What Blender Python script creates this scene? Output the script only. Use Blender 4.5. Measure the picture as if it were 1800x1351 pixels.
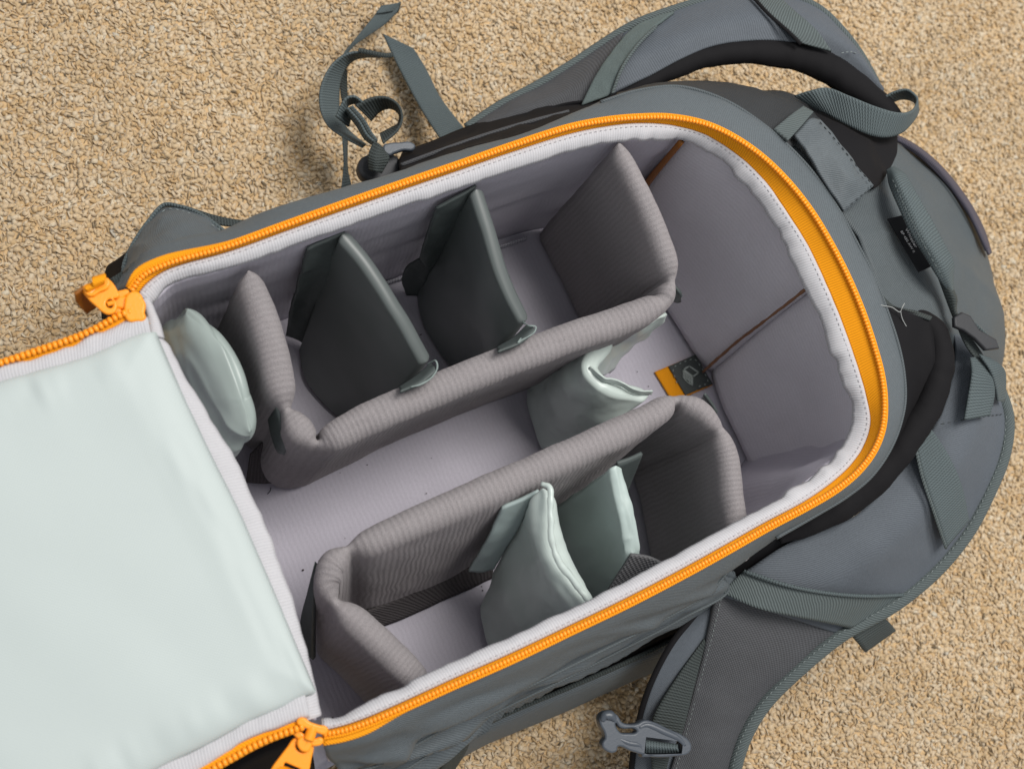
import bpy, bmesh, math
import numpy as np
from mathutils import Vector, Matrix

for o in list(bpy.data.objects):
    bpy.data.objects.remove(o)
S = bpy.context.scene
COL = S.collection

# ------------------------------------------------------------------ camera
# The camera stands 0.86 m above the carpet, straight over the world origin,
# looking down and a little sideways at the open pack.  World X runs along the
# pack (towards its top), Y across it, Z up; metres.
CAM_H = 0.86
F, CX, CY = 2000.0, 900.0, 675.5
_u = np.array([550.0, 410.0, 2000.0]); _u /= np.linalg.norm(_u)
_x = np.array([6114.0, 2568.0, -2000.0]); _x -= _u * (_x @ _u); _x /= np.linalg.norm(_x)
_y = np.cross(_u, _x)
ROT = np.array([_x, _y, _u])


def at(px, py, z):
    """point at height z that stands at this place of the photograph"""
    d = ROT @ np.array([px - CX, CY - py, -F])
    t = (z - CAM_H) / d[2]
    return np.array([d[0] * t, d[1] * t, z])


cam_d = bpy.data.cameras.new('camera')
cam = bpy.data.objects.new('camera', cam_d)
COL.objects.link(cam)
M4 = Matrix.Identity(4)
for i in range(3):
    for j in range(3):
        M4[i][j] = ROT[i][j]
M4.translation = (0, 0, CAM_H)
cam.matrix_world = M4
cam_d.sensor_width = 36.0
cam_d.lens = 36.0 * F / 1800.0
cam_d.clip_start = 0.02
cam_d.clip_end = 50.0
cam_d.dof.use_dof = True
cam_d.dof.focus_distance = 0.76
cam_d.dof.aperture_fstop = 7.5
S.camera = cam

# ------------------------------------------------------------------ light: soft daylight of a room
w = bpy.data.worlds.new('World')
S.world = w
w.use_nodes = True
bgn = w.node_tree.nodes['Background']
bgn.inputs[0].default_value = (0.93, 0.96, 1.0, 1)
bgn.inputs[1].default_value = 0.52


def area_light(name, loc, target, size, power, color):
    d = bpy.data.lights.new(name, 'AREA')
    d.shape = 'RECTANGLE'; d.size, d.size_y = size
    d.energy = power; d.color = color
    o = bpy.data.objects.new(name, d)
    COL.objects.link(o)
    o.location = loc
    o.rotation_euler = (Vector(target) - Vector(loc)).to_track_quat('-Z', 'Y').to_euler()
    return o


area_light('window_light', (1.00, 0.28, 2.20), (0.25, 0.05, 0.1), (0.95, 0.95), 56, (1.0, 0.97, 0.93))

S.view_settings.view_transform = 'Standard'
S.view_settings.look = 'None'
S.view_settings.exposure = 0.0
S.view_settings.gamma = 1.0
S.view_settings.use_curve_mapping = False
S.render.resolution_x, S.render.resolution_y = 1024, 768
S.render.engine = 'CYCLES'


# ------------------------------------------------------------------ numeric helpers
def vnoise(p, seed=0):
    """smooth value noise in [-1,1] for an (n,3) array"""
    p = np.asarray(p, float)
    i = np.floor(p).astype(np.int64); f = p - i
    f = f * f * f * (f * (f * 6 - 15) + 10)
    out = np.zeros(len(p))
    for dx in (0, 1):
        for dy in (0, 1):
            for dz in (0, 1):
                h = ((i[:, 0] + dx) * 73856093) ^ ((i[:, 1] + dy) * 19349663) ^ ((i[:, 2] + dz) * 83492791) ^ (seed * 2654435)
                h = (h ^ (h >> 13)) * 1274126177
                h = (h ^ (h >> 16)) & 0xffff
                wgt = (f[:, 0] if dx else 1 - f[:, 0]) * (f[:, 1] if dy else 1 - f[:, 1]) * (f[:, 2] if dz else 1 - f[:, 2])
                out += wgt * (h / 32767.5 - 1.0)
    return out


def fbm(p, seed=0, octaves=3):
    p = np.asarray(p, float)
    out = np.zeros(len(p)); a = 1.0
    for k in range(octaves):
        out += a * vnoise(p * (2.03 ** k), seed + k * 17); a *= 0.5
    return out


def pts(z, *ps):
    """list of (px,py[,z]) -> world array"""
    return np.array([at(p[0], p[1], p[2] if len(p) > 2 else z) for p in ps])


def resample(P, n, ts=None):
    """centripetal-like Catmull-Rom through P, n samples evenly by length"""
    P = np.asarray(P, float)
    if len(P) == 1:
        return np.repeat(P, n, 0)
    d = np.sqrt(np.linalg.norm(np.diff(P, axis=0), axis=1) + 1e-9)
    k = np.concatenate([[0], np.cumsum(d)])
    tang = np.zeros_like(P)
    for i in range(len(P)):
        if i == 0:
            tang[i] = (P[1] - P[0]) / (k[1] - k[0])
        elif i == len(P) - 1:
            tang[i] = (P[-1] - P[-2]) / (k[-1] - k[-2])
        else:
            a = (P[i] - P[i - 1]) / (k[i] - k[i - 1]); b = (P[i + 1] - P[i]) / (k[i + 1] - k[i])
            wa = (k[i + 1] - k[i]); wb = (k[i] - k[i - 1])
            tang[i] = (a * wa + b * wb) / (wa + wb)
    def ev(t):
        j = np.clip(np.searchsorted(k, t, side='right') - 1, 0, len(P) - 2)
        h = (k[j + 1] - k[j]); s = ((t - k[j]) / h)[:, None]; h = h[:, None]
        return ((2 * s**3 - 3 * s**2 + 1) * P[j] + (s**3 - 2 * s**2 + s) * h * tang[j]
                + (-2 * s**3 + 3 * s**2) * P[j + 1] + (s**3 - s**2) * h * tang[j + 1])
    m = max(400, n * 4)
    tt = np.linspace(0, k[-1], m); Q = ev(tt)
    L = np.concatenate([[0], np.cumsum(np.linalg.norm(np.diff(Q, axis=0), axis=1))])
    want = (np.linspace(0, 1, n) if ts is None else np.asarray(ts)) * L[-1]
    return ev(np.interp(want, L, tt))


def resample_len(P):
    P = np.asarray(P, float)
    return np.concatenate([[0], np.cumsum(np.linalg.norm(np.diff(P, axis=0), axis=1))])


def edge_spacing(n, power=1.6):
    """parameters 0..1 that crowd towards both ends"""
    t = np.linspace(-1, 1, n)
    return 0.5 + 0.5 * np.sign(t) * (1 - (1 - np.abs(t)) ** power)


def interp_rows(rows, nu, nv, tu=None, tv=None, linear=False):
    cnt = {len(r) for r in rows}
    if len(cnt) == 1 and len(rows[0]) > 2:                # same stations in every row: keep them lined up
        base = np.linspace(0, 1, nu) if tu is None else np.asarray(tu)
        frac = []
        for r in rows:
            q = resample_len(r)
            frac.append(q / q[-1])
        mean = np.mean(frac, axis=0)
        R_ = [resample(r, nu, np.interp(base, mean, f)) for r, f in zip(rows, frac)]
    else:
        R_ = [resample(r, nu, tu) for r in rows]
    G = np.zeros((nv, nu, 3))
    tvv = np.linspace(0, 1, nv) if tv is None else tv
    st = np.stack(R_)                                   # rows x nu x 3
    if len(rows) == 2 or linear:
        k = np.linspace(0, 1, len(rows))
        for c in range(nu):
            for a in range(3):
                G[:, c, a] = np.interp(tvv, k, st[:, c, a])
        return G
    for c in range(nu):
        G[:, c] = resample(st[:, c], nv, tvv)
    return G


def grid_normals(G):
    du = np.gradient(G, axis=1); dv = np.gradient(G, axis=0)
    n = np.cross(du, dv)
    l = np.linalg.norm(n, axis=2, keepdims=True)
    return n / np.maximum(l, 1e-12)


def grid_uv(G):
    nv, nu = G.shape[:2]
    lu = np.linalg.norm(np.diff(G, axis=1), axis=2)
    lv = np.linalg.norm(np.diff(G, axis=0), axis=2)
    u = np.concatenate([[0], np.cumsum(lu.mean(0))])
    v = np.concatenate([[0], np.cumsum(lv.mean(1))])
    return np.stack(np.meshgrid(u, v), -1)


def link(name, me, mat, parent=None):
    o = bpy.data.objects.new(name, me)
    COL.objects.link(o)
    if mat is not None:
        if len(me.materials) == 0:
            me.materials.append(mat)
    if parent is not None:
        o.parent = parent
        if parent.type == 'EMPTY':
            o.matrix_parent_inverse = Matrix.Translation(-Vector(parent.location))
    return o


def mesh_np(name, V, Fq, UV=None, smooth=True):
    """V (n,3), Fq list/array of polygons, UV per vertex (n,2)"""
    me = bpy.data.meshes.new(name)
    me.from_pydata([tuple(v) for v in V], [], [tuple(f) for f in Fq])
    if UV is not None:
        uvl = me.uv_layers.new(name='UVMap')
        idx = np.zeros(len(me.loops), np.int64)
        me.loops.foreach_get('vertex_index', idx)
        uvl.data.foreach_set('uv', np.asarray(UV, np.float32)[idx].ravel())
    if smooth:
        me.polygons.foreach_set('use_smooth', [True] * len(me.polygons))
    me.update()
    return me


def grid_faces(nv, nu, off=0, flip=False):
    a = np.arange(nv * nu).reshape(nv, nu) + off
    q = np.stack([a[:-1, :-1], a[:-1, 1:], a[1:, 1:], a[1:, :-1]], -1).reshape(-1, 4)
    return q[:, ::-1] if flip else q


def two_sided(G1, G2, uv):
    """closed body from a front grid and a back grid of equal size"""
    nv, nu = G1.shape[:2]
    V = np.concatenate([G1.reshape(-1, 3), G2.reshape(-1, 3)])
    UV = np.concatenate([uv.reshape(-1, 2), uv.reshape(-1, 2)])
    n = nv * nu
    fs = [tuple(q) for q in grid_faces(nv, nu)] + [tuple(q) for q in grid_faces(nv, nu, n, True)]
    a = np.arange(n).reshape(nv, nu)
    ring = list(a[0, :]) + list(a[1:, -1]) + list(a[-1, -2::-1]) + list(a[-2:0:-1, 0])
    for i in range(len(ring)):
        p, q = int(ring[i]), int(ring[(i + 1) % len(ring)])
        fs.append((q, p, p + n, q + n))
    return V, fs, UV


def wrinkle(G, amp, scale, seed=0, stretch=(1, 1, 1), uvspace=False, octaves=3, ridged=0.0):
    N = grid_normals(G)
    if uvspace:
        uv = grid_uv(G)
        q = np.concatenate([uv, np.zeros(uv.shape[:2] + (1,))], -1).reshape(-1, 3)
    else:
        q = G.reshape(-1, 3)
    q = q * np.array(stretch) / scale + 31.7 * seed
    if ridged:                                          # sharp creases, as in crumpled satin
        wq = q + 0.6 * np.stack([vnoise(q * .7, seed + 3), vnoise(q * .7, seed + 4), vnoise(q * .7, seed + 5)], -1)
        d = ((1 - np.abs(vnoise(wq, seed + 1)) * 2.2) * ridged + fbm(q, seed, octaves) * (1 - ridged)).reshape(G.shape[:2])
    else:
        d = fbm(q, seed, octaves).reshape(G.shape[:2])
    if not np.isscalar(amp):
        d = d * amp
    else:
        d = d * amp
    return G + N * d[..., None]


def sheet(name, rows, mat, parent, nu=40, nv=10, thick=0.0012, wr=None, extra=None, linear=False, bulge=0.0, mods=None):
    """cloth or webbing: a lofted surface with real thickness; +normal side up"""
    G = interp_rows(rows, nu, nv, linear=linear)
    N = grid_normals(G)
    if N[..., 2].mean() < 0:
        G = G[::-1]; N = grid_normals(G)
    uv = grid_uv(G)
    if bulge:
        bu = np.sin(np.linspace(0, np.pi, nu))[None, :] ** 0.5; bv = np.sin(np.linspace(0, np.pi, nv))[:, None] ** 0.7
        G = G + N * (bulge * bu * bv)[..., None]
    if wr:
        G = wrinkle(G, **wr)
    if extra is not None:
        G = extra(G, uv)
    N = grid_normals(G)
    V, fs, UV = two_sided(G, G - N * thick, uv)
    return link(name, mesh_np(name, V, fs, UV), mat, parent)


def dense_line(P, n):
    """subdivide a polyline (n points per side) so a spline keeps to its straight sides"""
    P = np.asarray(P, float); out = []
    for i in range(len(P) - 1):
        for k in range(n):
            out.append(P[i] + (P[i + 1] - P[i]) * (k + 0.5) / n)
    return np.array([P[0]] + out + [P[-1]])


def slab(name, rows, mat, parent, t=0.018, nu=60, nv=24, fu=None, edge=None, wr=None, wrn=None, lumpy=0.0, extra=None, pinch=(), straight=0):
    """padded panel: centre surface plus a thickness that rounds off at the edges.
    fu: thickness factors along u (list), edge: rounding radius"""
    rows0 = rows
    if straight:                                        # straight runs with tight corners
        rows = [dense_line(r, straight) for r in rows]
    G = interp_rows(rows, nu, nv, tu=None if fu is not None else edge_spacing(nu, 1.5), tv=edge_spacing(nv, 1.8))
    if wr:
        G = wrinkle(G, **wr)
    uv = grid_uv(G)
    N = grid_normals(G)
    e = edge or t / 2
    U, Vv = uv[..., 0], uv[..., 1]
    du = np.minimum(U, U.max() - U); dv = np.minimum(Vv, Vv.max() - Vv)
    pr = lambda d: np.sqrt(np.maximum(0, 1 - (1 - np.minimum(d / e, 1)) ** 2))
    th = t / 2 * pr(dv) * pr(du)
    if fu is not None:
        src = rows0
        st = np.mean([resample_len(r) / resample_len(r)[-1] for r in src], axis=0) if len(src[0]) == len(fu) else np.linspace(0, 1, len(fu))
        f = np.interp(np.linspace(0, 1, nu), st, fu)
        th = th * f[None, :]
    for k, wd, depth, notch in pinch:                   # hinge creases: thin the pad and dip its top edge
        uu = uv[0, :, 0]
        g = np.exp(-np.abs((uu - st[k] * uu[-1]) / wd) ** 1.5)
        th = th * (1 - depth * g)[None, :]
        vf = (Vv / Vv.max())
        G = G.copy(); G[..., 2] -= notch * g[None, :] * vf ** 3
    th = th + 0.0006
    if lumpy:
        th = th * (1 + lumpy * fbm(G.reshape(-1, 3) / 0.03, 5).reshape(th.shape))
    A_, B_ = G + N * th[..., None], G - N * th[..., None]
    if wrn:
        A_ = wrinkle(A_, **wrn); B_ = wrinkle(B_, **wrn)
    if extra is not None:
        A_, B_ = extra(A_, B_, uv)
    V, fs, UV = two_sided(A_, B_, uv)
    return link(name, mesh_np(name, V, fs, UV), mat, parent)


def tube(name, path, rad, mat, parent, n=80, seg=12, flat=1.0, up=(0, 0, 1), wr=None, caps=True):
    P = resample(path, n)
    r = np.interp(np.linspace(0, 1, n), np.linspace(0, 1, len(rad)), rad) if hasattr(rad, '__len__') else np.full(n, rad)
    T = np.gradient(P, axis=0); T /= np.linalg.norm(T, axis=1, keepdims=True)
    up = np.array(up, float)
    side = np.cross(T, up); side /= np.maximum(np.linalg.norm(side, axis=1, keepdims=True), 1e-9)
    nn = np.cross(side, T)
    ang = np.linspace(0, 2 * np.pi, seg + 1)
    ca, sa = np.cos(ang), np.sin(ang)
    G = P[:, None, :] + r[:, None, None] * (side[:, None, :] * ca[None, :, None] + nn[:, None, :] * (flat * sa)[None, :, None])
    if wr:
        G = G + (T[:, None, :] * 0 + (G - P[:, None, :]) / r[:, None, None]) * (fbm(G.reshape(-1, 3) * np.array(wr.get('stretch', (1, 1, 1))) / wr['scale'], wr.get('seed', 0)).reshape(G.shape[:2]) * wr['amp'])[..., None]
        G[:, -1] = G[:, 0]
    L = np.concatenate([[0], np.cumsum(np.linalg.norm(np.diff(P, axis=0), axis=1))])
    uv = np.stack(np.broadcast_arrays(L[:, None], (ang / (2 * np.pi))[None, :] * 2 * np.pi * r.mean()), -1)
    V = G.reshape(-1, 3); UV = uv.reshape(-1, 2)
    fs = [tuple(q) for q in grid_faces(n, seg + 1)]
    if caps:
        fs.append(tuple(range(seg - 1, -1, -1)))
        o = (n - 1) * (seg + 1)
        fs.append(tuple(o + i for i in range(seg)))
    return link(name, mesh_np(name, V, fs, UV), mat, parent)


def ball_template(nlat=5, nlon=8):
    V = [(0, 0, 1)]
    for i in range(1, nlat):
        th = math.pi * i / nlat
        for j in range(nlon):
            ph = 2 * math.pi * j / nlon
            V.append((math.sin(th) * math.cos(ph), math.sin(th) * math.sin(ph), math.cos(th)))
    V.append((0, 0, -1))
    fs = []
    for j in range(nlon):
        fs.append((0, 1 + j, 1 + (j + 1) % nlon))
    for i in range(nlat - 2):
        for j in range(nlon):
            a = 1 + i * nlon + j; b = 1 + i * nlon + (j + 1) % nlon
            fs.append((a, a + nlon, b + nlon, b))
    e = len(V) - 1; o = 1 + (nlat - 2) * nlon
    for j in range(nlon):
        fs.append((e, o + (j + 1) % nlon, o + j))
    return np.array(V), fs


def beads(name, P, side, up, dims, mat, parent, pitch, roll=0.0):
    """zip teeth: rounded beads along a path"""
    P = np.asarray(P)
    L = np.concatenate([[0], np.cumsum(np.linalg.norm(np.diff(P, axis=0), axis=1))])
    k = np.arange(0, L[-1], pitch)
    Q = np.stack([np.interp(k, L, P[:, a]) for a in range(3)], -1)
    Sd = np.stack([np.interp(k, L, side[:, a]) for a in range(3)], -1)
    Sd /= np.linalg.norm(Sd, axis=1, keepdims=True)
    Tn = np.gradient(Q, axis=0); Tn /= np.linalg.norm(Tn, axis=1, keepdims=True)
    Up = np.cross(Tn, Sd); Up *= np.sign(Up[:, 2:3])
    tv, tf = ball_template()
    tv = np.sign(tv) * np.abs(tv) ** 0.75
    V = []; Fs = []
    for i in range(len(Q)):
        o = len(V) * len(tv)
        V.append(Q[i] + tv[:, :1] * dims[0] * Tn[i] + tv[:, 1:2] * dims[1] * Sd[i] + tv[:, 2:] * dims[2] * Up[i])
        Fs += [tuple(x + o for x in f) for f in tf]
    o = link(name, mesh_np(name, np.concatenate(V), Fs), mat, parent)
    o['kind'] = 'stuff'
    return o


def plate(name, outlines, mat, parent, frame, thick=0.003, bevel=0.0006, res=6):
    """flat moulded piece with holes. outlines: list of 2-D closed polygons in metres,
    frame: 4x4 matrix"""
    cu = bpy.data.curves.new(name, 'CURVE')
    cu.dimensions = '2D'; cu.fill_mode = 'BOTH'
    cu.extrude = thick / 2 - bevel; cu.bevel_depth = bevel; cu.bevel_resolution = 2
    for ol, smooth in outlines:
        sp = cu.splines.new('BEZIER')
        sp.bezier_points.add(len(ol) - 1)
        for p, q in zip(sp.bezier_points, ol):
            p.co = (q[0], q[1], 0)
            p.handle_left_type = p.handle_right_type = 'AUTO' if smooth else 'VECTOR'
        sp.use_cyclic_u = True
        sp.resolution_u = res if smooth else 1
    tmp = bpy.data.objects.new('tmp', cu); COL.objects.link(tmp)
    dg = bpy.context.evaluated_depsgraph_get()
    me = bpy.data.meshes.new_from_object(tmp.evaluated_get(dg))
    bpy.data.objects.remove(tmp); bpy.data.curves.remove(cu)
    me.name = name; me.materials.clear()
    me.transform(frame)
    return link(name, me, mat, parent)


def lettering(name, body, size, mat, parent, frame, ext=0.0002):
    cu = bpy.data.curves.new(name, 'FONT')
    cu.body = body; cu.size = size; cu.extrude = ext; cu.align_x = 'LEFT'
    tmp = bpy.data.objects.new('tmp', cu); COL.objects.link(tmp)
    dg = bpy.context.evaluated_depsgraph_get()
    me = bpy.data.meshes.new_from_object(tmp.evaluated_get(dg))
    bpy.data.objects.remove(tmp); bpy.data.curves.remove(cu)
    me.name = name; me.materials.clear(); me.transform(frame)
    return link(name, me, mat, parent)


def frame_at(o, x, y):
    """matrix with origin o, x axis towards x, y axis roughly towards y (world points)"""
    o, x, y = (np.array(v, float) for v in (o, x, y))
    ex = x - o; ex /= np.linalg.norm(ex)
    ey = y - o; ey -= ex * (ey @ ex); ey /= np.linalg.norm(ey)
    ez = np.cross(ex, ey)
    m = Matrix.Identity(4)
    for i in range(3):
        m[i][0], m[i][1], m[i][2], m[i][3] = ex[i], ey[i], ez[i], o[i]
    return m


def local_outline(frame, P):
    inv = frame.inverted()
    return [tuple((inv @ Vector(p))[:2]) for p in P]


def thing(name, label, cat, loc, group=None):
    o = bpy.data.objects.new(name, None)
    COL.objects.link(o)
    o.empty_display_size = 0.03
    o.location = loc
    o['label'] = label; o['category'] = cat
    if group:
        o['group'] = group
    return o


# ------------------------------------------------------------------ materials
MATS = {}


def srgb(r, g, b):
    f = lambda c: (c / 255 / 12.92) if c / 255 <= 0.04045 else ((c / 255 + 0.055) / 1.055) ** 2.4
    return (f(r), f(g), f(b))


def cloth(name, col, rough=0.85, spec=0.3, sheen=0.0, ribs=None, weave=None, fuzz=None, mottle=0.08, mscale=25.0, stains=None, bump=1.0, sheen_rough=0.5, tint2=None, coat=0.0):
    """procedural fabric.  ribs=(period, axis, contrast, relief), weave=(period, contrast, relief),
    fuzz=(scale, contrast, relief)"""
    m = bpy.data.materials.new(name); m.use_nodes = True
    nt = m.node_tree; N = nt.nodes; L = nt.links
    b = N['Principled BSDF']
    b.inputs['Roughness'].default_value = rough
    b.inputs['Specular IOR Level'].default_value = spec
    b.inputs['Sheen Weight'].default_value = sheen
    b.inputs['Sheen Roughness'].default_value = sheen_rough
    b.inputs['Coat Weight'].default_value = coat
    uvn = N.new('ShaderNodeUVMap'); sep = N.new('ShaderNodeSeparateXYZ'); L.new(uvn.outputs[0], sep.inputs[0])
    tc = N.new('ShaderNodeTexCoord')

    def math_(op, a, b_=None, c=None):
        n = N.new('ShaderNodeMath'); n.operation = op
        for k, v in enumerate((a, b_, c)):
            if v is None:
                continue
            if isinstance(v, (int, float)):
                n.inputs[k].default_value = v
            else:
                L.new(v, n.inputs[k])
        return n.outputs[0]
    fac = None; hgt = None

    def acc(f, h):
        nonlocal fac, hgt
        fac = f if fac is None else math_('MULTIPLY', fac, f)
        hgt = h if hgt is None else math_('ADD', hgt, h)
    if ribs:
        per, axis, con, rel = ribs
        src = {'u': sep.outputs[0], 'v': sep.outputs[1], 'd': math_('ADD', sep.outputs[0], sep.outputs[1])}[axis]
        nz = N.new('ShaderNodeTexNoise'); nz.inputs['Scale'].default_value = 60; nz.inputs['Detail'].default_value = 2
        L.new(uvn.outputs[0], nz.inputs['Vector'])
        wob = math_('MULTIPLY', math_('SUBTRACT', nz.outputs[0], 0.5), per * 1.3)
        s = math_('SINE', math_('MULTIPLY', math_('ADD', src, wob), 2 * math.pi / per))
        acc(math_('ADD', math_('MULTIPLY', s, con / 2), 1 - con / 2), math_('MULTIPLY', s, rel))
    if weave:
        per, con, rel = weave
        s1 = math_('SINE', math_('MULTIPLY', sep.outputs[0], 2 * math.pi / per))
        s2 = math_('SINE', math_('MULTIPLY', sep.outputs[1], 2 * math.pi / per))
        s = math_('MULTIPLY', s1, s2)
        acc(math_('ADD', math_('MULTIPLY', s, con / 2), 1 - con / 2), math_('MULTIPLY', s, rel))
    if fuzz:
        sc, con, rel = fuzz
        nz = N.new('ShaderNodeTexNoise'); nz.inputs['Scale'].default_value = sc; nz.inputs['Detail'].default_value = 3
        L.new(tc.outputs['Object'], nz.inputs['Vector'])
        s = math_('MULTIPLY', math_('SUBTRACT', nz.outputs[0], 0.5), 2.0)
        acc(math_('ADD', math_('MULTIPLY', s, con), 1 - con * 0.2), math_('MULTIPLY', s, rel))
    nz = N.new('ShaderNodeTexNoise'); nz.inputs['Scale'].default_value = mscale; nz.inputs['Detail'].default_value = 4
    L.new(tc.outputs['Object'], nz.inputs['Vector'])
    f2 = math_('ADD', math_('MULTIPLY', math_('SUBTRACT', nz.outputs[0], 0.5), 2 * mottle), 1.0)
    fac = f2 if fac is None else math_('MULTIPLY', fac, f2)
    mx = N.new('ShaderNodeMix'); mx.data_type = 'RGBA'; mx.blend_type = 'MULTIPLY'; mx.inputs[0].default_value = 1.0
    mx.inputs[6].default_value = (*col, 1)
    cmb = N.new('ShaderNodeCombineColor')
    for k in range(3):
        L.new(fac, cmb.inputs[k])
    L.new(cmb.outputs[0], mx.inputs[7])
    L.new(mx.outputs[2], b.inputs['Base Color'])
    if sheen:
        b.inputs['Sheen Tint'].default_value = (*(tint2 or col), 1)
    if hgt is not None:
        bp = N.new('ShaderNodeBump'); bp.inputs['Strength'].default_value = bump; bp.inputs['Distance'].default_value = 1.0
        L.new(hgt, bp.inputs['Height']); L.new(bp.outputs[0], b.inputs['Normal'])
    MATS[name] = m
    return m


def plastic(name, col, rough=0.4, spec=0.5):
    m = cloth(name, col, rough, spec, fuzz=(900, 0.05, 0.00004), mottle=0.06)
    return m
# fabric palette
shell_m = cloth('grey_nylon', srgb(90, 97, 101), 0.62, 0.35, sheen=0.15, ribs=(0.0018, 'd', 0.24, 0.00008), fuzz=(900, 0.22, 0.00005), mottle=0.10, mscale=18)
shell2_m = cloth('dark_grey_nylon', srgb(82, 89, 92), 0.6, 0.35, sheen=0.12, ribs=(0.0018, 'd', 0.24, 0.00008), fuzz=(900, 0.22, 0.00005), mottle=0.10, mscale=18)
strapface_m = cloth('blue_grey_twill', srgb(92, 98, 105), 0.7, 0.3, sheen=0.2, ribs=(0.0018, 'd', 0.26, 0.00008), fuzz=(900, 0.22, 0.00005), mottle=0.10)
web_m = cloth('woven_webbing', srgb(95, 106, 108), 0.75, 0.3, sheen=0.2, ribs=(0.0021, 'u', 0.35, 0.00016), weave=(0.0021, 0.35, 0.0001), fuzz=(900, 0.15, 0.00003))
webdark_m = cloth('dark_woven_webbing', srgb(70, 77, 76), 0.75, 0.3, sheen=0.2, ribs=(0.0021, 'u', 0.4, 0.00016), weave=(0.0021, 0.35, 0.0001), fuzz=(900, 0.15, 0.00003))
webdiag_m = cloth('diagonal_webbing', srgb(92, 101, 101), 0.75, 0.3, sheen=0.2, ribs=(0.0024, 'd', 0.4, 0.00018), fuzz=(900, 0.15, 0.00003))
loop_m = cloth('brushed_loop_tape', srgb(92, 102, 101), 0.95, 0.15, sheen=0.4, fuzz=(1100, 0.3, 0.0002))
mesh_m = cloth('dark_grey_mesh', srgb(82, 83, 86), 0.7, 0.35, sheen=0.15, weave=(0.0023, 0.5, 0.00015), fuzz=(600, 0.2, 0.00004))
black_m = cloth('black_lining', srgb(21, 20, 22), 0.8, 0.18, sheen=0.03, fuzz=(900, 0.15, 0.00004), mottle=0.12)
velour_m = cloth('grey_velour', srgb(143, 138, 139), 0.95, 0.1, sheen=0.45, sheen_rough=0.4, ribs=(0.0037, 'u', 0.075, 0.00011), fuzz=(1300, 0.30, 0.00022), mottle=0.07, mscale=40)
velcro_m = cloth('dark_hook_tape', srgb(84, 80, 81), 0.95, 0.1, sheen=0.3, ribs=(0.003, 'u', 0.25, 0.0002), fuzz=(1500, 0.35, 0.0003))
lining_m = cloth('lilac_grey_lining', srgb(184, 180, 190), 0.95, 0.1, sheen=0.3, ribs=(0.0036, 'u', 0.03, 0.00004), fuzz=(1100, 0.12, 0.00010), mottle=0.05, mscale=30)
bind_m = cloth('white_binding', srgb(188, 187, 190), 0.8, 0.25, sheen=0.2, ribs=(0.0017, 'u', 0.09, 0.00008), fuzz=(900, 0.08, 0.00003), mottle=0.04)
mint_m = cloth('mint_satin', srgb(184, 195, 190), 0.34, 0.45, sheen=0.2, ribs=(0.0009, 'v', 0.05, 0.00001), mottle=0.04, mscale=30)
lid_m = cloth('pale_mint_lid_lining', srgb(180, 189, 187), 0.6, 0.38, sheen=0.25, weave=(0.0018, 0.07, 0.00003), mottle=0.025)
dsatin_m = cloth('dark_green_grey_satin', srgb(86, 92, 91), 0.40, 0.45, sheen=0.25, ribs=(0.0009, 'v', 0.06, 0.00001), mottle=0.06, mscale=30)
dflap_m = cloth('dark_green_grey_flap', srgb(72, 79, 78), 0.55, 0.35, sheen=0.2, fuzz=(500, 0.15, 0.0001))
orange_m = plastic('orange_plastic', srgb(246, 151, 22), 0.35, 0.5)
tape_m = cloth('orange_tape', srgb(248, 160, 14), 0.75, 0.25, sheen=0.2, ribs=(0.0017, 'd', 0.22, 0.00012), mottle=0.05)
amber_m = plastic('amber_cord', srgb(138, 82, 18), 0.5, 0.4)
gplastic_m = plastic('grey_plastic', srgb(70, 76, 84), 0.42, 0.5)
dplastic_m = plastic('dark_plastic', srgb(42, 43, 46), 0.5, 0.35)
purple_m = cloth('purple_grey_zip', srgb(82, 79, 92), 0.6, 0.4, ribs=(0.0016, 'u', 0.4, 0.0002))
labelblack_m = cloth('black_label', srgb(30, 30, 33), 0.6, 0.25, weave=(0.001, 0.2, 0.00003))
print_m = plastic('white_print', srgb(215, 215, 215), 0.6, 0.3)
badge_m = cloth('charcoal_badge', srgb(52, 58, 57), 0.55, 0.35, fuzz=(800, 0.15, 0.00005))
greyprint_m = plastic('grey_print', srgb(150, 158, 154), 0.6, 0.3)
stitch_m = cloth('grey_thread', srgb(126, 134, 133), 0.7, 0.3)
brownseam_m = cloth('brown_orange_thread', srgb(132, 96, 72), 0.8, 0.2)

# ------------------------------------------------------------------ carpet
rng = np.random.default_rng(7)


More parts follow.
